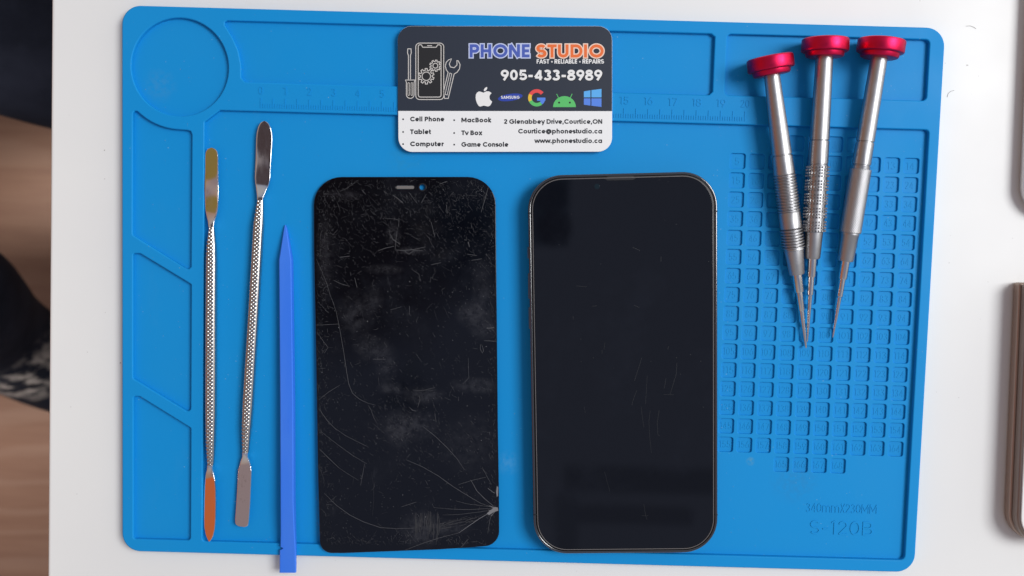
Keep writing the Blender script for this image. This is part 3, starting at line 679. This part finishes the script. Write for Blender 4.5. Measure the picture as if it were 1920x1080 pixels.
slab(bm, rrect(ear_c.x, ear_c.y, .0075, .00135, .00065, R(1.6), 4), [], -.0008, -.00012, .0001, 1, fz=lambda c_: pz(c_.x, c_.y))
obj('earpiece', bm, M['grey_mesh'], panel)
bm = bmesh.new()
slab(bm, circle(cam_c.x, cam_c.y, .0017, 28), [circle(cam_c.x, cam_c.y, .0012, 28)], -.0003, .00003, .00004, 1, fz=lambda c_: pz(c_.x, c_.y))
obj('camera_ring', bm, M['black_plastic'], panel)

# ------------------------------------------------------------------ whole smartphone
phone = empty('smartphone'); tag(phone, 'intact black smartphone with a steel frame, lying beside the silver screwdrivers', 'smartphone')
ZT = Z_FLOOR + .0077
corners = [at(990.6, 340, ZT), at(1345, 340, ZT), at(1345.4, 1010, ZT), at(1001.6, 1010, ZT)]
def line_x(a, b, y): return a.x + (b.x - a.x) * (y - a.y) / (b.y - a.y)
LT, LB = at(991, 430, ZT), at(1000.2, 960, ZT); RT, RB = at(1345.2, 430, ZT), at(1345.6, 960, ZT)
TL2, TR2 = at(1050, 328.0, ZT), at(1298, 321.8, ZT); BL2, BR2 = at(1050, 1038.4, ZT), at(1298, 1036.2, ZT)
def meet(a, b, c_, d):
    d1 = b.xy - a.xy; d2 = d.xy - c_.xy; w_ = c_.xy - a.xy
    t = (w_.x * d2.y - w_.y * d2.x) / (d1.x * d2.y - d1.y * d2.x); return a.xy + d1 * t
pc = [meet(LT, LB, TL2, TR2), meet(RT, RB, TL2, TR2), meet(RT, RB, BL2, BR2), meet(LT, LB, BL2, BR2)]
ctr = sum(pc, Vector((0, 0))) / 4
def inset(P, d):
    out = []
    for i in range(4):
        p, a, b = P[i], P[i - 1], P[(i + 1) % 4]; u = (a - p).normalized(); v = (b - p).normalized()
        out.append(p + (u + v) * d)
    return out
RAD = .0142
bm = bmesh.new(); slab(bm, fillet(pc, RAD, 14), [fillet(inset(pc, .0011), RAD - .0011, 14)], Z_FLOOR, ZT - .0001, .0004, 3)
obj('frame', bm, M['frame_steel'], phone, 60)
bm = bmesh.new(); slab(bm, fillet(inset(pc, .00115), RAD - .00115, 14), [], Z_FLOOR + .0004, ZT - .00035, .0002, 2)
obj('chassis', bm, M['black_plastic'], phone)
ang = math.atan2(*(pc[1] - pc[0]).yx)
ex, ey = Vector((math.cos(ang), math.sin(ang))), Vector((-math.sin(ang), math.cos(ang)))
gp = fillet(inset(pc, .0019), RAD - .0019, 14)
# the glass has a shallow notch in its top edge for the earpiece
mid = (inset(pc, .0019)[0] + inset(pc, .0019)[1]) / 2 - ex * .0008
nh = [mid + ex * .0068, mid + ex * .0052 - ey * .0008, mid - ex * .0052 - ey * .0008, mid - ex * .0068]
top_i = max(range(len(gp)), key=lambda i: (gp[i] - gp[i - 1]).length if (gp[i] - mid).dot(ey) > -.004 and abs((gp[i] - gp[i - 1]).normalized().dot(ex)) > .9 else 0)
seg = (gp[top_i] - gp[top_i - 1]).dot(ex)
gp = gp[:top_i] + (nh if seg < 0 else nh[::-1]) + gp[top_i:]
bm = bmesh.new(); slab(bm, gp, [], ZT - .0009, ZT, .00014, 2)
marks = bmesh.new()
FG = lambda u, v, dz: at(u, v, ZT + dz)
def c5(pts): return [(970 + x / 4.155, 560 + y / 4.155) for x, y in pts]
for k, (pts, w) in enumerate((([(970, 460), (945, 540), (912, 640)], .6), ([(1012, 600), (1005, 720), (998, 820)], .5), ([(930, 715), (905, 780), (892, 830)], .6), ([(1243, 500), (1238, 590), (1190, 745)], .6), ([(1158, 620), (1145, 700)], .5), ([(1140, 746), (1220, 748)], .5), ([(1105, 870), (1090, 960), (1095, 1060), (1110, 1070)], .6), ([(1035, 870), (1025, 960), (1030, 1070)], .5), ([(965, 840), (975, 930), (985, 1000)], .5), ([(682, 345), (676, 395)], .6), ([(660, 400), (660, 430)], .6), ([(432, 135), (438, 160)], .8), ([(1180, 370), (1172, 395)], .6), ([(520, 840), (530, 890)], .5), ([(580, 60), (620, 55)], .6), ([(910, 50), (950, 70)], .6), ([(1030, 1070), (1045, 1200)], .5), ([(985, 1600), (1000, 1690), (1010, 1720)], .6), ([(970, 1690), (1020, 1690)], .6), ([(900, -400), (955, -375)], .7), ([(1120, -330), (1118, -290)], .6), ([(460, -100), (540, -92)], .6), ([(680, 1350), (720, 1500)], .5))):
    ribbon(bm, c5(pts), w, FG, 2e-5 + k * 1e-6, False, 1)
for k, (x, y) in enumerate(((750, 545), (497, 490), (592, 462), (1450, 845), (1040, 490), (1350, 435), (1430, 487), (325, -420), (650, -270), (1105, -925), (1175, -910), (1148, -610), (1238, -580), (420, -660), (1490, -290), (1270, 588), (800, 1320), (1240, 460), (495, 315))):
    p_ = c5([(x, y)])[0]; s_ = rnd.uniform(.35, .75); poly(bm, arc(p_[0], p_[1], s_ * 1.4, s_, 0, 300, 6), FG, 6e-5, 1)
obj('screen_glass', bm, [M['black_glass'], M['hairline']], phone)
bm = bmesh.new(); slab(bm, fillet(inset(pc, .00165), RAD - .00165, 14), [fillet(inset(pc, .00188), RAD - .00188, 14)], ZT - .0006, ZT + .00004, .00005, 1)
obj('bezel', bm, M['bezel_line'], phone)
bm = bmesh.new(); e_ = mid + ey * .00035
slab(bm, rrect(e_.x, e_.y, .0112, .0009, .0004, ang, 4), [], ZT - .0008, ZT - .0002, .0001, 1); obj('earpiece', bm, M['dark_rubber'], phone)
bm = bmesh.new(); p_ = at(1119.5, 349.5, ZT); slab(bm, circle(p_.x, p_.y, .0011, 24), [], ZT - .0003, ZT + .00002, .00002, 1); obj('front_camera', bm, M['lens'], phone)
zb = Z_FLOOR + .0039
def side_block(name, a, b, w_out, hh, m_):
    """raised key on a long side between photo rows"""
    bm = bmesh.new(); d = (b.xy - a.xy); L_ = d.length; d.normalize(); n_ = Vector((d.y, -d.x)) * (1 if w_out > 0 else -1)
    c_ = (a.xy + b.xy) / 2; slab(bm, rrect(c_.x, c_.y, L_, abs(w_out) * 2, abs(w_out) * .5, math.atan2(d.y, d.x), 3), [], zb - hh, zb + hh, .0002, 2)
    return obj(name, bm, m_, phone)
lx = lambda py: Vector((line_x(LT, LB, at(991, py, ZT).y), at(991, py, ZT).y, 0))
rx = lambda py: Vector((line_x(RT, RB, at(1345, py, ZT).y), at(1345, py, ZT).y, 0))
side_block('mute_switch', lx(463), lx(485), .0005, .0012, M['frame_steel'])
side_block('volume_button', lx(513), lx(561), .0005, .0014, M['frame_steel'])
side_block('volume_button', lx(577), lx(618), .0005, .0014, M['frame_steel'])
side_block('side_button', rx(480), rx(560), .0004, .0014, M['frame_steel'])
for p_ in (rx(396), lx(400), lx(965), rx(965)):
    p_ = p_.xy + (ctr - p_.xy).project(ex) * .0006 / (ctr - p_.xy).project(ex).length * 1.0
    bm = bmesh.new(); slab(bm, rrect(p_.x, p_.y, .0014, .0007, .0002, ang, 2), [], Z_FLOOR + .0004, ZT - .00006, .0002, 2); obj('antenna_band', bm, M['black_plastic'], phone)

# ------------------------------------------------------------------ metal spudgers
PXM = 4469.0
def loft(bm, secs, nseg=20, expo=2.6, side=None, top_fn=None, cap=True):
    """secs: (centre, half width, half thickness, roll in degrees); a closed bar along the centres"""
    rings = []; N = len(secs)
    s_len = 0
    for i, (c_, a, b, roll) in enumerate(secs):
        t = (secs[min(i + 1, N - 1)][0] - secs[max(i - 1, 0)][0]).normalized()
        if i: s_len += (c_ - secs[i - 1][0]).length
        rt = t.cross(Vector((0, 0, 1))).normalized(); up = rt.cross(t)
        cr, sr = math.cos(R(roll)), math.sin(R(roll)); rt2 = rt * cr + up * sr; up2 = up * cr - rt * sr
        ring = []
        if top_fn:                                         # even spacing across the patterned face
            xs = [.94 - 1.88 * q / 25 for q in range(26)]
            sec = [(x_, (1 - abs(x_) ** expo) ** (1 / expo)) for x_ in xs] + [(-1, .0), (-.94, -.6), (-.6, -.93), (0, -1), (.6, -.93), (.94, -.6), (1, .0)]
        else:
            sec = [(math.copysign(abs(math.cos(2 * math.pi * q / nseg)) ** (2 / expo), math.cos(2 * math.pi * q / nseg)), math.copysign(abs(math.sin(2 * math.pi * q / nseg)) ** (2 / expo), math.sin(2 * math.pi * q / nseg))) for q in range(nseg)]
        for x, z in sec:
            d = top_fn(s_len, x, z, a) if top_fn else 0
            ring.append(bm.verts.new(c_ + rt2 * (x * a) + up2 * (z * b + (d if z > 0 else 0))))
        rings.append(ring)
    nseg = len(rings[0])
    for i in range(N - 1):
        for k in range(nseg):
            bm.faces.new([rings[i][k], rings[i + 1][k], rings[i + 1][(k + 1) % nseg], rings[i][(k + 1) % nseg]])
    if cap: bm.faces.new(rings[0]); bm.faces.new(rings[-1][::-1])
    bmesh.ops.recalc_face_normals(bm, faces=bm.faces)
def interp(tab, y):
    for a, b in zip(tab, tab[1:]):
        if a[0] <= y <= b[0]:
            f = (y - a[0]) / (b[0] - a[0]); return [p + (q - p) * f for p, q in zip(a[1:], b[1:])]
    return list(tab[0][1:]) if y < tab[0][0] else list(tab[-1][1:])
def tri(v): return abs((v % 1.0) - .5) * 2
def knurl(amp, pitch, lim):
    def f(s, x, z, a):
        if x < -lim: return 0
        u = x * a; return amp * min(1, (x + lim) / .15) * max(0, tri((s + u * .9) / pitch) + tri((s - u * .9) / pitch) - .95)
    return f
def spudger(label, cx_tab, width_tab, y_handle, top_blade, low_blade, z0, bend):
    """tabs run down the photograph's rows: centre column, half width (pixels)"""
    sp = tag(empty('metal_spudger'), label, 'spudger', 'metal spudgers')
    ya, yb = y_handle
    def pts(y0, y1, n, thick, roll, dz=lambda f: 0):
        out = []
        for i in range(n + 1):
            y = y0 + (y1 - y0) * i / n; cx = interp(cx_tab, y)[0]; hw = interp(width_tab, y)[0]
            out.append((at(cx, y, z0 + dz(i / n)), max(hw, .4) / PXM / math.cos(R(roll(i / n))), thick(i / n), roll(i / n)))
        return out
    bm = bmesh.new()
    n = int((yb - ya) / .85)
    loft(bm, pts(ya, yb, n, lambda f: min(.00185, .0009 + .009 * min(f, 1 - f)), lambda f: 0), 44, 3.2, top_fn=knurl(.00034, .00160, .58))
    obj('handle', bm, M['knurled_steel'], sp, 80)
    sm = lambda f: f * f * (3 - 2 * f)
    (y0, y1, roll, rise) = top_blade; bm = bmesh.new()
    loft(bm, pts(y0, y1, 64, lambda f: .00028 + .00085 * sm(max(0, (f - .78) / .22)), lambda f: (roll + bend * math.exp(-((f - .50) / .13) ** 2)) * (1 - sm(max(0, (f - .72) / .28))), lambda f: rise * (1 - f)), 32, 8)
    obj('blade', bm, M['chrome'], sp, 40)
    (y0, y1, roll, rise) = low_blade; bm = bmesh.new()
    loft(bm, pts(y0, y1, 64, lambda f: .00028 + .00085 * sm(max(0, (.2 - f) / .2)), lambda f: roll * sm(min(1, f / .22)), lambda f: rise * f), 32, 8)
    obj('blade', bm, M['chrome'], sp, 40)
    return sp
S1c = [(277, 397), (425, 397), (600, 396), (850, 395.4), (900, 394), (1015, 393)]
S1w = [(277, .8), (278, 5), (280, 8.5), (284, 11.4), (290, 13.0), (300, 13.3), (385, 13.3), (395, 12.2), (405, 9.4), (415, 6.2), (425, 4.9), (430, 5.2), (445, 7), (462, 8.7), (490, 9.9), (700, 10.3), (780, 10.0), (830, 8.6), (868, 6.4), (873, 5.1), (880, 5.3), (888, 8), (900, 11.2), (915, 13), (940, 13.8), (970, 13.6), (990, 12), (1003, 8.6), (1010, 5), (1015, .8)]
spudger('metal spudger with a round-ended upper blade and an orange-tinted pointed lower blade', S1c, S1w, (425, 873), (277, 426, TOP1[0], TOP1[1]), (872, 1015, LOW1[0], LOW1[1]), .0046, 9)
S2c = [(227, 496), (260, 495.5), (340, 492), (375, 488.4), (420, 485.2), (600, 475), (750, 465.7), (845, 460.6), (870, 460), (883, 459.4), (940, 456.6), (987, 453.2)]
S2w = [(227, .8), (228, 4), (231, 7.6), (238, 11.3), (250, 14.0), (262, 14.7), (335, 14.1), (345, 12.6), (358, 9), (370, 6), (375, 5.6), (390, 7), (420, 9.6), (600, 9.9), (760, 10.1), (800, 9), (846, 6.4), (850, 5.2), (856, 5.2), (866, 9.2), (883, 13.4), (940, 13.9), (975, 13.9), (983, 12.8), (985.6, 10.5), (987, 6)]
spudger('metal spudger with a pointed upper blade and a square-ended grey lower blade', S2c, S2w, (374, 849), (227, 375, TOP2[0], TOP2[1]), (848, 987, LOW2[0], LOW2[1]), .0046, -3)

# ------------------------------------------------------------------ blue plastic spudger
bs = tag(empty('plastic_spudger'), 'blue plastic spudger with a pointed tip, marked 001, overhanging the edge of the mat', 'spudger')
def bz(py): return Z_FLOOR + .0001 + (.0046 - Z_FLOOR) * max(0, min(1, (py - 430) / 590))
def bar_rows(y): # left and right edge of the top face, height
    l = interp([(422, 534), (430, 531.5), (488, 522.6), (750, 524.6), (1000, 525.6), (1074, 524.8)], y)[0]
    r = interp([(422, 535.2), (430, 537.6), (488, 545.8), (750, 549.4), (945, 550), (985, 551.6), (1030, 554), (1074, 554.6)], y)[0]
    h = interp([(422, .0010), (440, .0020), (490, .0036), (960, .0038), (1020, .0022), (1074, .0012)], y)[0]
    return l, r, h
bm = bmesh.new(); rings = []
ys = [422, 424, 430, 445, 465, 480, 488, 494, 520, 560, 600, 650, 700, 750, 800, 850, 900, 940, 955, 970, 985, 1000, 1012, 1022, 1026, 1027.5, 1030, 1032, 1034, 1045, 1060, 1070, 1073, 1074]
for y in ys:
    l, r, h = bar_rows(y); z = bz(y)
    nk = 0
    if 1026 <= y <= 1032: nk = {1026: 0.0, 1027.5: 5.0, 1030: 2.6, 1032: -1.2}[y]
    if y > 1032: nk = -1.2
    A = at(l + nk, y, z + h); B = at(r, y, z + h); ch = min(.00035, h * .25, (B.x - A.x) * .25)
    ring = [Vector((A.x, A.y, z)), Vector((B.x, B.y, z)), Vector((B.x, B.y, z + h - ch)), Vector((B.x - ch, B.y, z + h)), Vector((A.x + ch, A.y, z + h)), Vector((A.x, A.y, z + h - ch))]
    rings.append([bm.verts.new(v) for v in ring])
for a, b in zip(rings, rings[1:]):
    for k in range(6): bm.faces.new([a[k], b[k], b[(k + 1) % 6], a[(k + 1) % 6]])
bm.faces.new(rings[0]); bm.faces.new(rings[-1][::-1]); bmesh.ops.recalc_face_normals(bm, faces=bm.faces)
obj('bar', bm, M['blue_plastic'], bs, 30)
bm = bmesh.new()
# the digits lie on their side and read down the bar
FB = lambda u, v, dz: at(532.0 + v, u, bz(u) + bar_rows(u)[2] + dz)
text(bm, '001', 786, 812, 0, 11.5, .13, FB, -.00002, 0, .00012, up=1, track=.12, step=2e-6)
obj('number', bm, M['blue_plastic'], bs)

# ------------------------------------------------------------------ precision screwdrivers
def lathe(bm, P0, ax, prof, nseg, fn=None, smooth_cap=True):
    ax = ax.normalized(); s_ = ax.cross(Vector((0, 0, 1))).normalized(); u_ = s_.cross(ax)
    rings = []
    for (d, r_) in prof:
        rg = []
        for k in range(nseg):
            th = 2 * math.pi * k / nseg; rr_ = r_ + (fn(d, th) if fn else 0)
            rg.append(bm.verts.new(P0 + ax * d + (s_ * math.cos(th) + u_ * math.sin(th)) * rr_))
        rings.append(rg)
    for a, b in zip(rings, rings[1:]):
        for k in range(nseg): bm.faces.new([a[k], b[k], b[(k + 1) % nseg], a[(k + 1) % nseg]])
    bm.faces.new(rings[0]); bm.faces.new(rings[-1][::-1])
    bmesh.ops.recalc_face_normals(bm, faces=bm.faces)
def ring_groove(prof, d, w, depth):
    out = []; done = False
    for a, b in zip(prof, prof[1:]):
        out.append(a)
        if a[0] <= d < b[0]:
            r_ = a[1] + (b[1] - a[1]) * (d - a[0]) / (b[0] - a[0])
            out += [(d - w / 2, r_), (d - w / 4, r_ - depth), (d + w / 4, r_ - depth), (d + w / 2, r_)]
    out.append(prof[-1]); return out
def screwdriver(label, top_px, tip_px, z_top, z_tip, handle_prof, grip, steel_prof, grooves):
    sd = tag(empty('screwdriver'), label, 'screwdriver', 'precision screwdrivers with red caps')
    P0, P1 = at(*top_px, z_top), at(*tip_px, z_tip); ax = P1 - P0; Lp = math.hypot(tip_px[0] - top_px[0], tip_px[1] - top_px[1])
    k = ax.length / Lp                                     # metres per photo pixel along the tool
    rk = 1 / 4540.0
    S = lambda pr: [(d * k, r_ * rk) for d, r_ in pr]
    bm = bmesh.new()
    lathe(bm, P0, ax, S([(0, 20), (0, 37.5), (.6, 39.6), (2, 41.2), (4, 41.8), (21.5, 41.8), (23.6, 41.0), (24.6, 39.4), (25, 34.5), (31, 33.6), (33, 32.4), (34, 30), (34.4, 14)]), 96)
    obj('cap', bm, M['red_anodised'], sd, 28)
    pr = handle_prof
    for g in grooves: pr = ring_groove(pr, *g)
    g0, g1, kind = grip
    bm = bmesh.new()
    if kind == 'rings':
        out = [p for p in pr if p[0] < g0[0]]
        for (a, b, per, r0, r1) in (g0, g1):
            d = a; out += [p for p in pr if out and out[-1][0] < p[0] < a]
            while d < b:
                out += [(d, r0), (d + per * .30, r1), (d + per * .55, r1), (d + per * .8, r0)]; d += per
        out += [p for p in pr if p[0] > g1[1]]
        lathe(bm, P0, ax, S(out), 64)
    elif kind == 'blocks':
        out = [p for p in pr if p[0] < g0[0]]; a, b, r0, r1 = g0
        d = a; n_ = 0
        while d < b - 1:
            out += [(d, r0), (d + .01, r1), (d + 3.2, r1), (d + 3.21, r0)]; n_ += 1
            d += 5.5 if n_ % 4 else 9.2
        out += [p for p in pr if p[0] > b]
        cut = r1 - .5
        lathe(bm, P0, ax, S(out), 144, fn=lambda d_, th: 0)
        for v in bm.verts:                                 # slots along the tool turn the rings into rows of pegs
            q = v.co - P0; d_ = q.dot(ax.normalized()); rad = q - ax.normalized() * d_
            if rad.length > cut * rk:
                th = math.atan2(rad.dot(ax.cross(Vector((0, 0, 1))).normalized().cross(ax.normalized())), rad.dot(ax.cross(Vector((0, 0, 1))).normalized()))
                if (th / (2 * math.pi) * 24) % 1.0 < .36: v.co -= rad.normalized() * (r1 - r0) * rk * .9
    else:
        a, b, r0 = g0
        out = [p for p in pr if p[0] < a] + [(a, 16.4), (a + .3, r0 - .8)]
        d = a + 1
        while d < b - 1: out.append((d, r0)); d += .62
        out += [(b - .3, r0 - .8), (b, 16.6)] + [p for p in pr if p[0] > b]
        def kn(d_, th):
            dd = d_ / k
            if not a + .9 < dd < b - .9: return 0
            u = th * r0
            return .00022 * (max(0, tri((dd + u) / 4.2) + tri((dd - u) / 4.2) - .9)) - .0001
        lathe(bm, P0, ax, S(out), 128, fn=kn)
    obj('handle', bm, M['aluminium'], sd, 30 if kind != 'knurl' else 50)
    bm = bmesh.new(); lathe(bm, P0, ax, S(steel_prof), 32); obj('shaft', bm, M['polished_steel'], sd, 30)
    return sd
ZC_CAP = Z_FLOOR + 41.9 / 4540
screwdriver('silver screwdriver with a red cap and two bands of plain rings on its grip', (1443, 106), (1511.5, 653), ZC_CAP, .0036,
    [(34, 13), (34.2, 14), (178, 18.2), (216, 19.6), (290, 20), (318, 20), (360, 18.6), (361, 17.6), (405, 14.2), (407, 13.4), (407.1, 8)],
    ((218, 284, 5.4, 18.4, 20.8), (320, 354, 5.4, 17.6, 21.2), 'rings'),
    [(405, 7), (405.2, 9.2), (439, 9.0), (441, 8.4), (441.2, 6.2), (476, 6.0), (477.5, 5.4), (478, 4.6), (515, 3.4), (540, 2.4), (546, 2.0), (550, 1.4), (551, .6)], [(181, 3.0, 1.6)])
screwdriver('silver screwdriver with a red cap and a grip of raised square pegs', (1548, 72), (1513.5, 641), ZC_CAP, .0034,
    [(34, 13), (34.2, 15.2), (184, 17.6), (229, 18.2), (357, 18.2), (358, 16.6), (405, 14.4), (408.5, 13.2), (408.6, 8)],
    ((234, 357, 18.0, 21.2), None, 'blocks'),
    [(406, 7), (406.2, 8.6), (441, 8.4), (443.5, 7.8), (443.8, 6.0), (478, 5.8), (479, 5.2), (480, 4.2), (520, 3.2), (545, 2.4), (566, 1.6), (570, .7)], [(186, 3.0, 1.6), (230, 2.6, 1.4)])
screwdriver('silver screwdriver with a red cap and one long finely knurled grip', (1654, 74), (1561.5, 633), ZC_CAP, .0034,
    [(34, 13), (34.2, 14.8), (184, 16.4), (230, 16.8), (366, 17.0), (367, 16.4), (413, 14.6), (416.5, 13.4), (416.6, 8)],
    ((240, 362, 19.4), None, 'knurl'),
    [(414, 7), (414.2, 8.6), (449, 8.4), (451, 7.8), (451.4, 5.8), (485, 5.6), (486, 5.0), (487, 4.0), (530, 2.9), (540, 2.2), (562, 1.5), (566.5, .6)], [(189, 3.0, 1.6), (233, 3.0, 1.6)])

# ------------------------------------------------------------------ two devices at the right edge
dv = tag(empty('silver_device'), 'silver slab device with a rounded corner at the upper right picture edge', 'device')
A0, A1 = at(1919.5, 0, 0), at(1904.5, 352, 0); d_ = (A0.xy - A1.xy).normalized(); n_ = Vector((d_.y, -d_.x))
base = A1.xy - d_ * .0125
o_ = [base, base + n_ * .16, base + n_ * .16 + d_ * .21, base + d_ * .21]
bm = bmesh.new(); slab(bm, fillet(o_, [.013, .01, .01, .01], 10), [], .0006, .0072, .0032, 8); obj('body', bm, M['silver'], dv)
i_ = [base + (n_ + d_) * .0062, base + n_ * .154 + d_ * .0062, base + n_ * .154 + d_ * .204, base + n_ * .0062 + d_ * .204]
bm = bmesh.new(); slab(bm, fillet(i_, .009, 8), [], .0066, .0074, .0002, 2); obj('top_plate', bm, M['white_plastic'], dv)
dv = tag(empty('taupe_device'), 'taupe-sided slab device with a seam and white top at lower right', 'device')
B0, B1 = at(1898, 529, 0), at(1880.6, 950, 0); d_ = (B0.xy - B1.xy).normalized(); n_ = Vector((d_.y, -d_.x))
base = B1.xy - d_ * .0135; Lb = (B0.xy - base).length
o_ = [base, base + n_ * .17, base + n_ * .17 + d_ * Lb, base + d_ * Lb]
bm = bmesh.new(); slab(bm, fillet(o_, [.0125, .01, .01, .0012], 10), [], .0005, .0052, .0009, 3); obj('lower_shell', bm, M['taupe_metal'], dv)
ins = .0003
o2 = [o_[0] + (n_ + d_) * ins, o_[1] + (d_ - n_) * ins, o_[2] - (n_ + d_) * ins, o_[3] + (n_ - d_) * ins]
bm = bmesh.new(); slab(bm, fillet(o2, [.0122, .01, .01, .0012], 10), [], .0055, .0102, .0012, 3); obj('upper_shell', bm, M['dark_taupe'], dv)
o3 = [o_[0] + (n_ + d_) * .0016, o_[1] + (d_ - n_) * .0016, o_[2] - (n_ + d_) * .0016, o_[3] + (n_ - d_) * .0016]
bm = bmesh.new(); slab(bm, fillet(o3, [.011, .01, .01, .001], 10), [], .0098, .0108, .0003, 2); obj('top_plate', bm, M['white_plastic'], dv)

# ------------------------------------------------------------------ hairs on the table
def tube(bm, pts, r_):
    n = len(pts); rings = []
    for i, p in enumerate(pts):
        t = (pts[min(i + 1, n - 1)] - pts[max(i - 1, 0)]).normalized(); s_ = t.cross(Vector((0, 0, 1))).normalized(); u_ = s_.cross(t)
        rings.append([bm.verts.new(p + (s_ * math.cos(a) + u_ * math.sin(a)) * r_) for a in (0, 1.05, 2.1, 3.14, 4.19, 5.24)])
    for a, b in zip(rings, rings[1:]):
        for k in range(6): bm.faces.new([a[k], b[k], b[(k + 1) % 6], a[(k + 1) % 6]])
for lab, pts in (('short fine hair on the white table near the upper right corner of the mat', [(1811, 49), (1819, 48.5), (1826, 51), (1830, 54)]), ('curled fine hair on the white table right of the mat, below the other hair', [(1776, 182), (1778, 175), (1783, 171), (1789, 169.5)])):
    bm = bmesh.new(); tube(bm, [at(x, y, .00009) for x, y in pts], .00006); tag(obj('hair', bm, M['hair_dark']), lab, 'hair', 'hairs on the table')

# ------------------------------------------------------------------ person seated beyond the left edge
def skin(name, verts, edges, mat_, parent=None):
    me = bpy.data.meshes.new(name); me.from_pydata([v[0] for v in verts], edges, []); o = bpy.data.objects.new(name, me); COL.objects.link(o)
    md = o.modifiers.new('skin', 'SKIN'); me.skin_vertices or None
    for i, v in enumerate(verts):
        me.skin_vertices[0].data[i].radius = v[1]; me.skin_vertices[0].data[i].use_root = (i == 0)
    sb = o.modifiers.new('sub', 'SUBSURF'); sb.levels = sb.render_levels = 3
    dg = bpy.context.evaluated_depsgraph_get(); dg.update()
    m2 = bpy.data.meshes.new_from_object(o.evaluated_get(dg)); o.modifiers.clear(); o.data = m2; bpy.data.meshes.remove(me); m2.name = name
    m2.materials.append(mat_)
    for p in m2.polygons: p.use_smooth = True
    if parent: o.parent = parent
    return o
k1a, k1b = at(-40, 40, -.27), at(110, 108, -.29)
k2a, k2b = at(-25, 618, -.45), at(105, 694, -.56)
V = lambda *a: Vector(a)
verts = [(V(-.86, .02, -.22), (.15, .13)), (V(-.80, .14, -.23), (.095, .09)), (V(-.56, .185, -.23), (.085, .08)), (k1a, (.066, .062)), (k1b, (.060, .060)), (k1b + V(.03, -.01, -.16), (.052, .055)), (k1b + V(.02, -.01, -.33), (.045, .045)),
         (V(-.80, -.08, -.23), (.095, .09)), (V(-.62, -.05, -.25), (.082, .08)), (V(-.47, -.025, -.33), (.062, .062)), (k2a, (.053, .050)), (k2b, (.050, .048)), (k2b + V(.10, -.06, -.10), (.042, .042)),
         (V(-.88, .02, -.05), (.15, .11)), (V(-.89, .02, .10), (.14, .10))]
edges = [(0, 1), (1, 2), (2, 3), (3, 4), (4, 5), (5, 6), (0, 7), (7, 8), (8, 9), (9, 10), (10, 11), (11, 12), (0, 13), (13, 14)]
person = tag(skin('person', verts, edges, M['navy_denim']), 'person in dark navy ripped trousers seated beyond the left edge of the table', 'person')
for q in (k1b + V(.02, -.01, -.36), k2b + V(.10, -.06, -.11)):
    f = V(q.x, q.y, -.69)
    skin('shoe', [(f + V(0, 0, .03), (.045, .05)), (f + V(.09, -.02, .005), (.045, .035)), (f + V(.17, -.03, -.002), (.035, .025))], [(0, 1), (1, 2)], M['dark_rubber'], person)
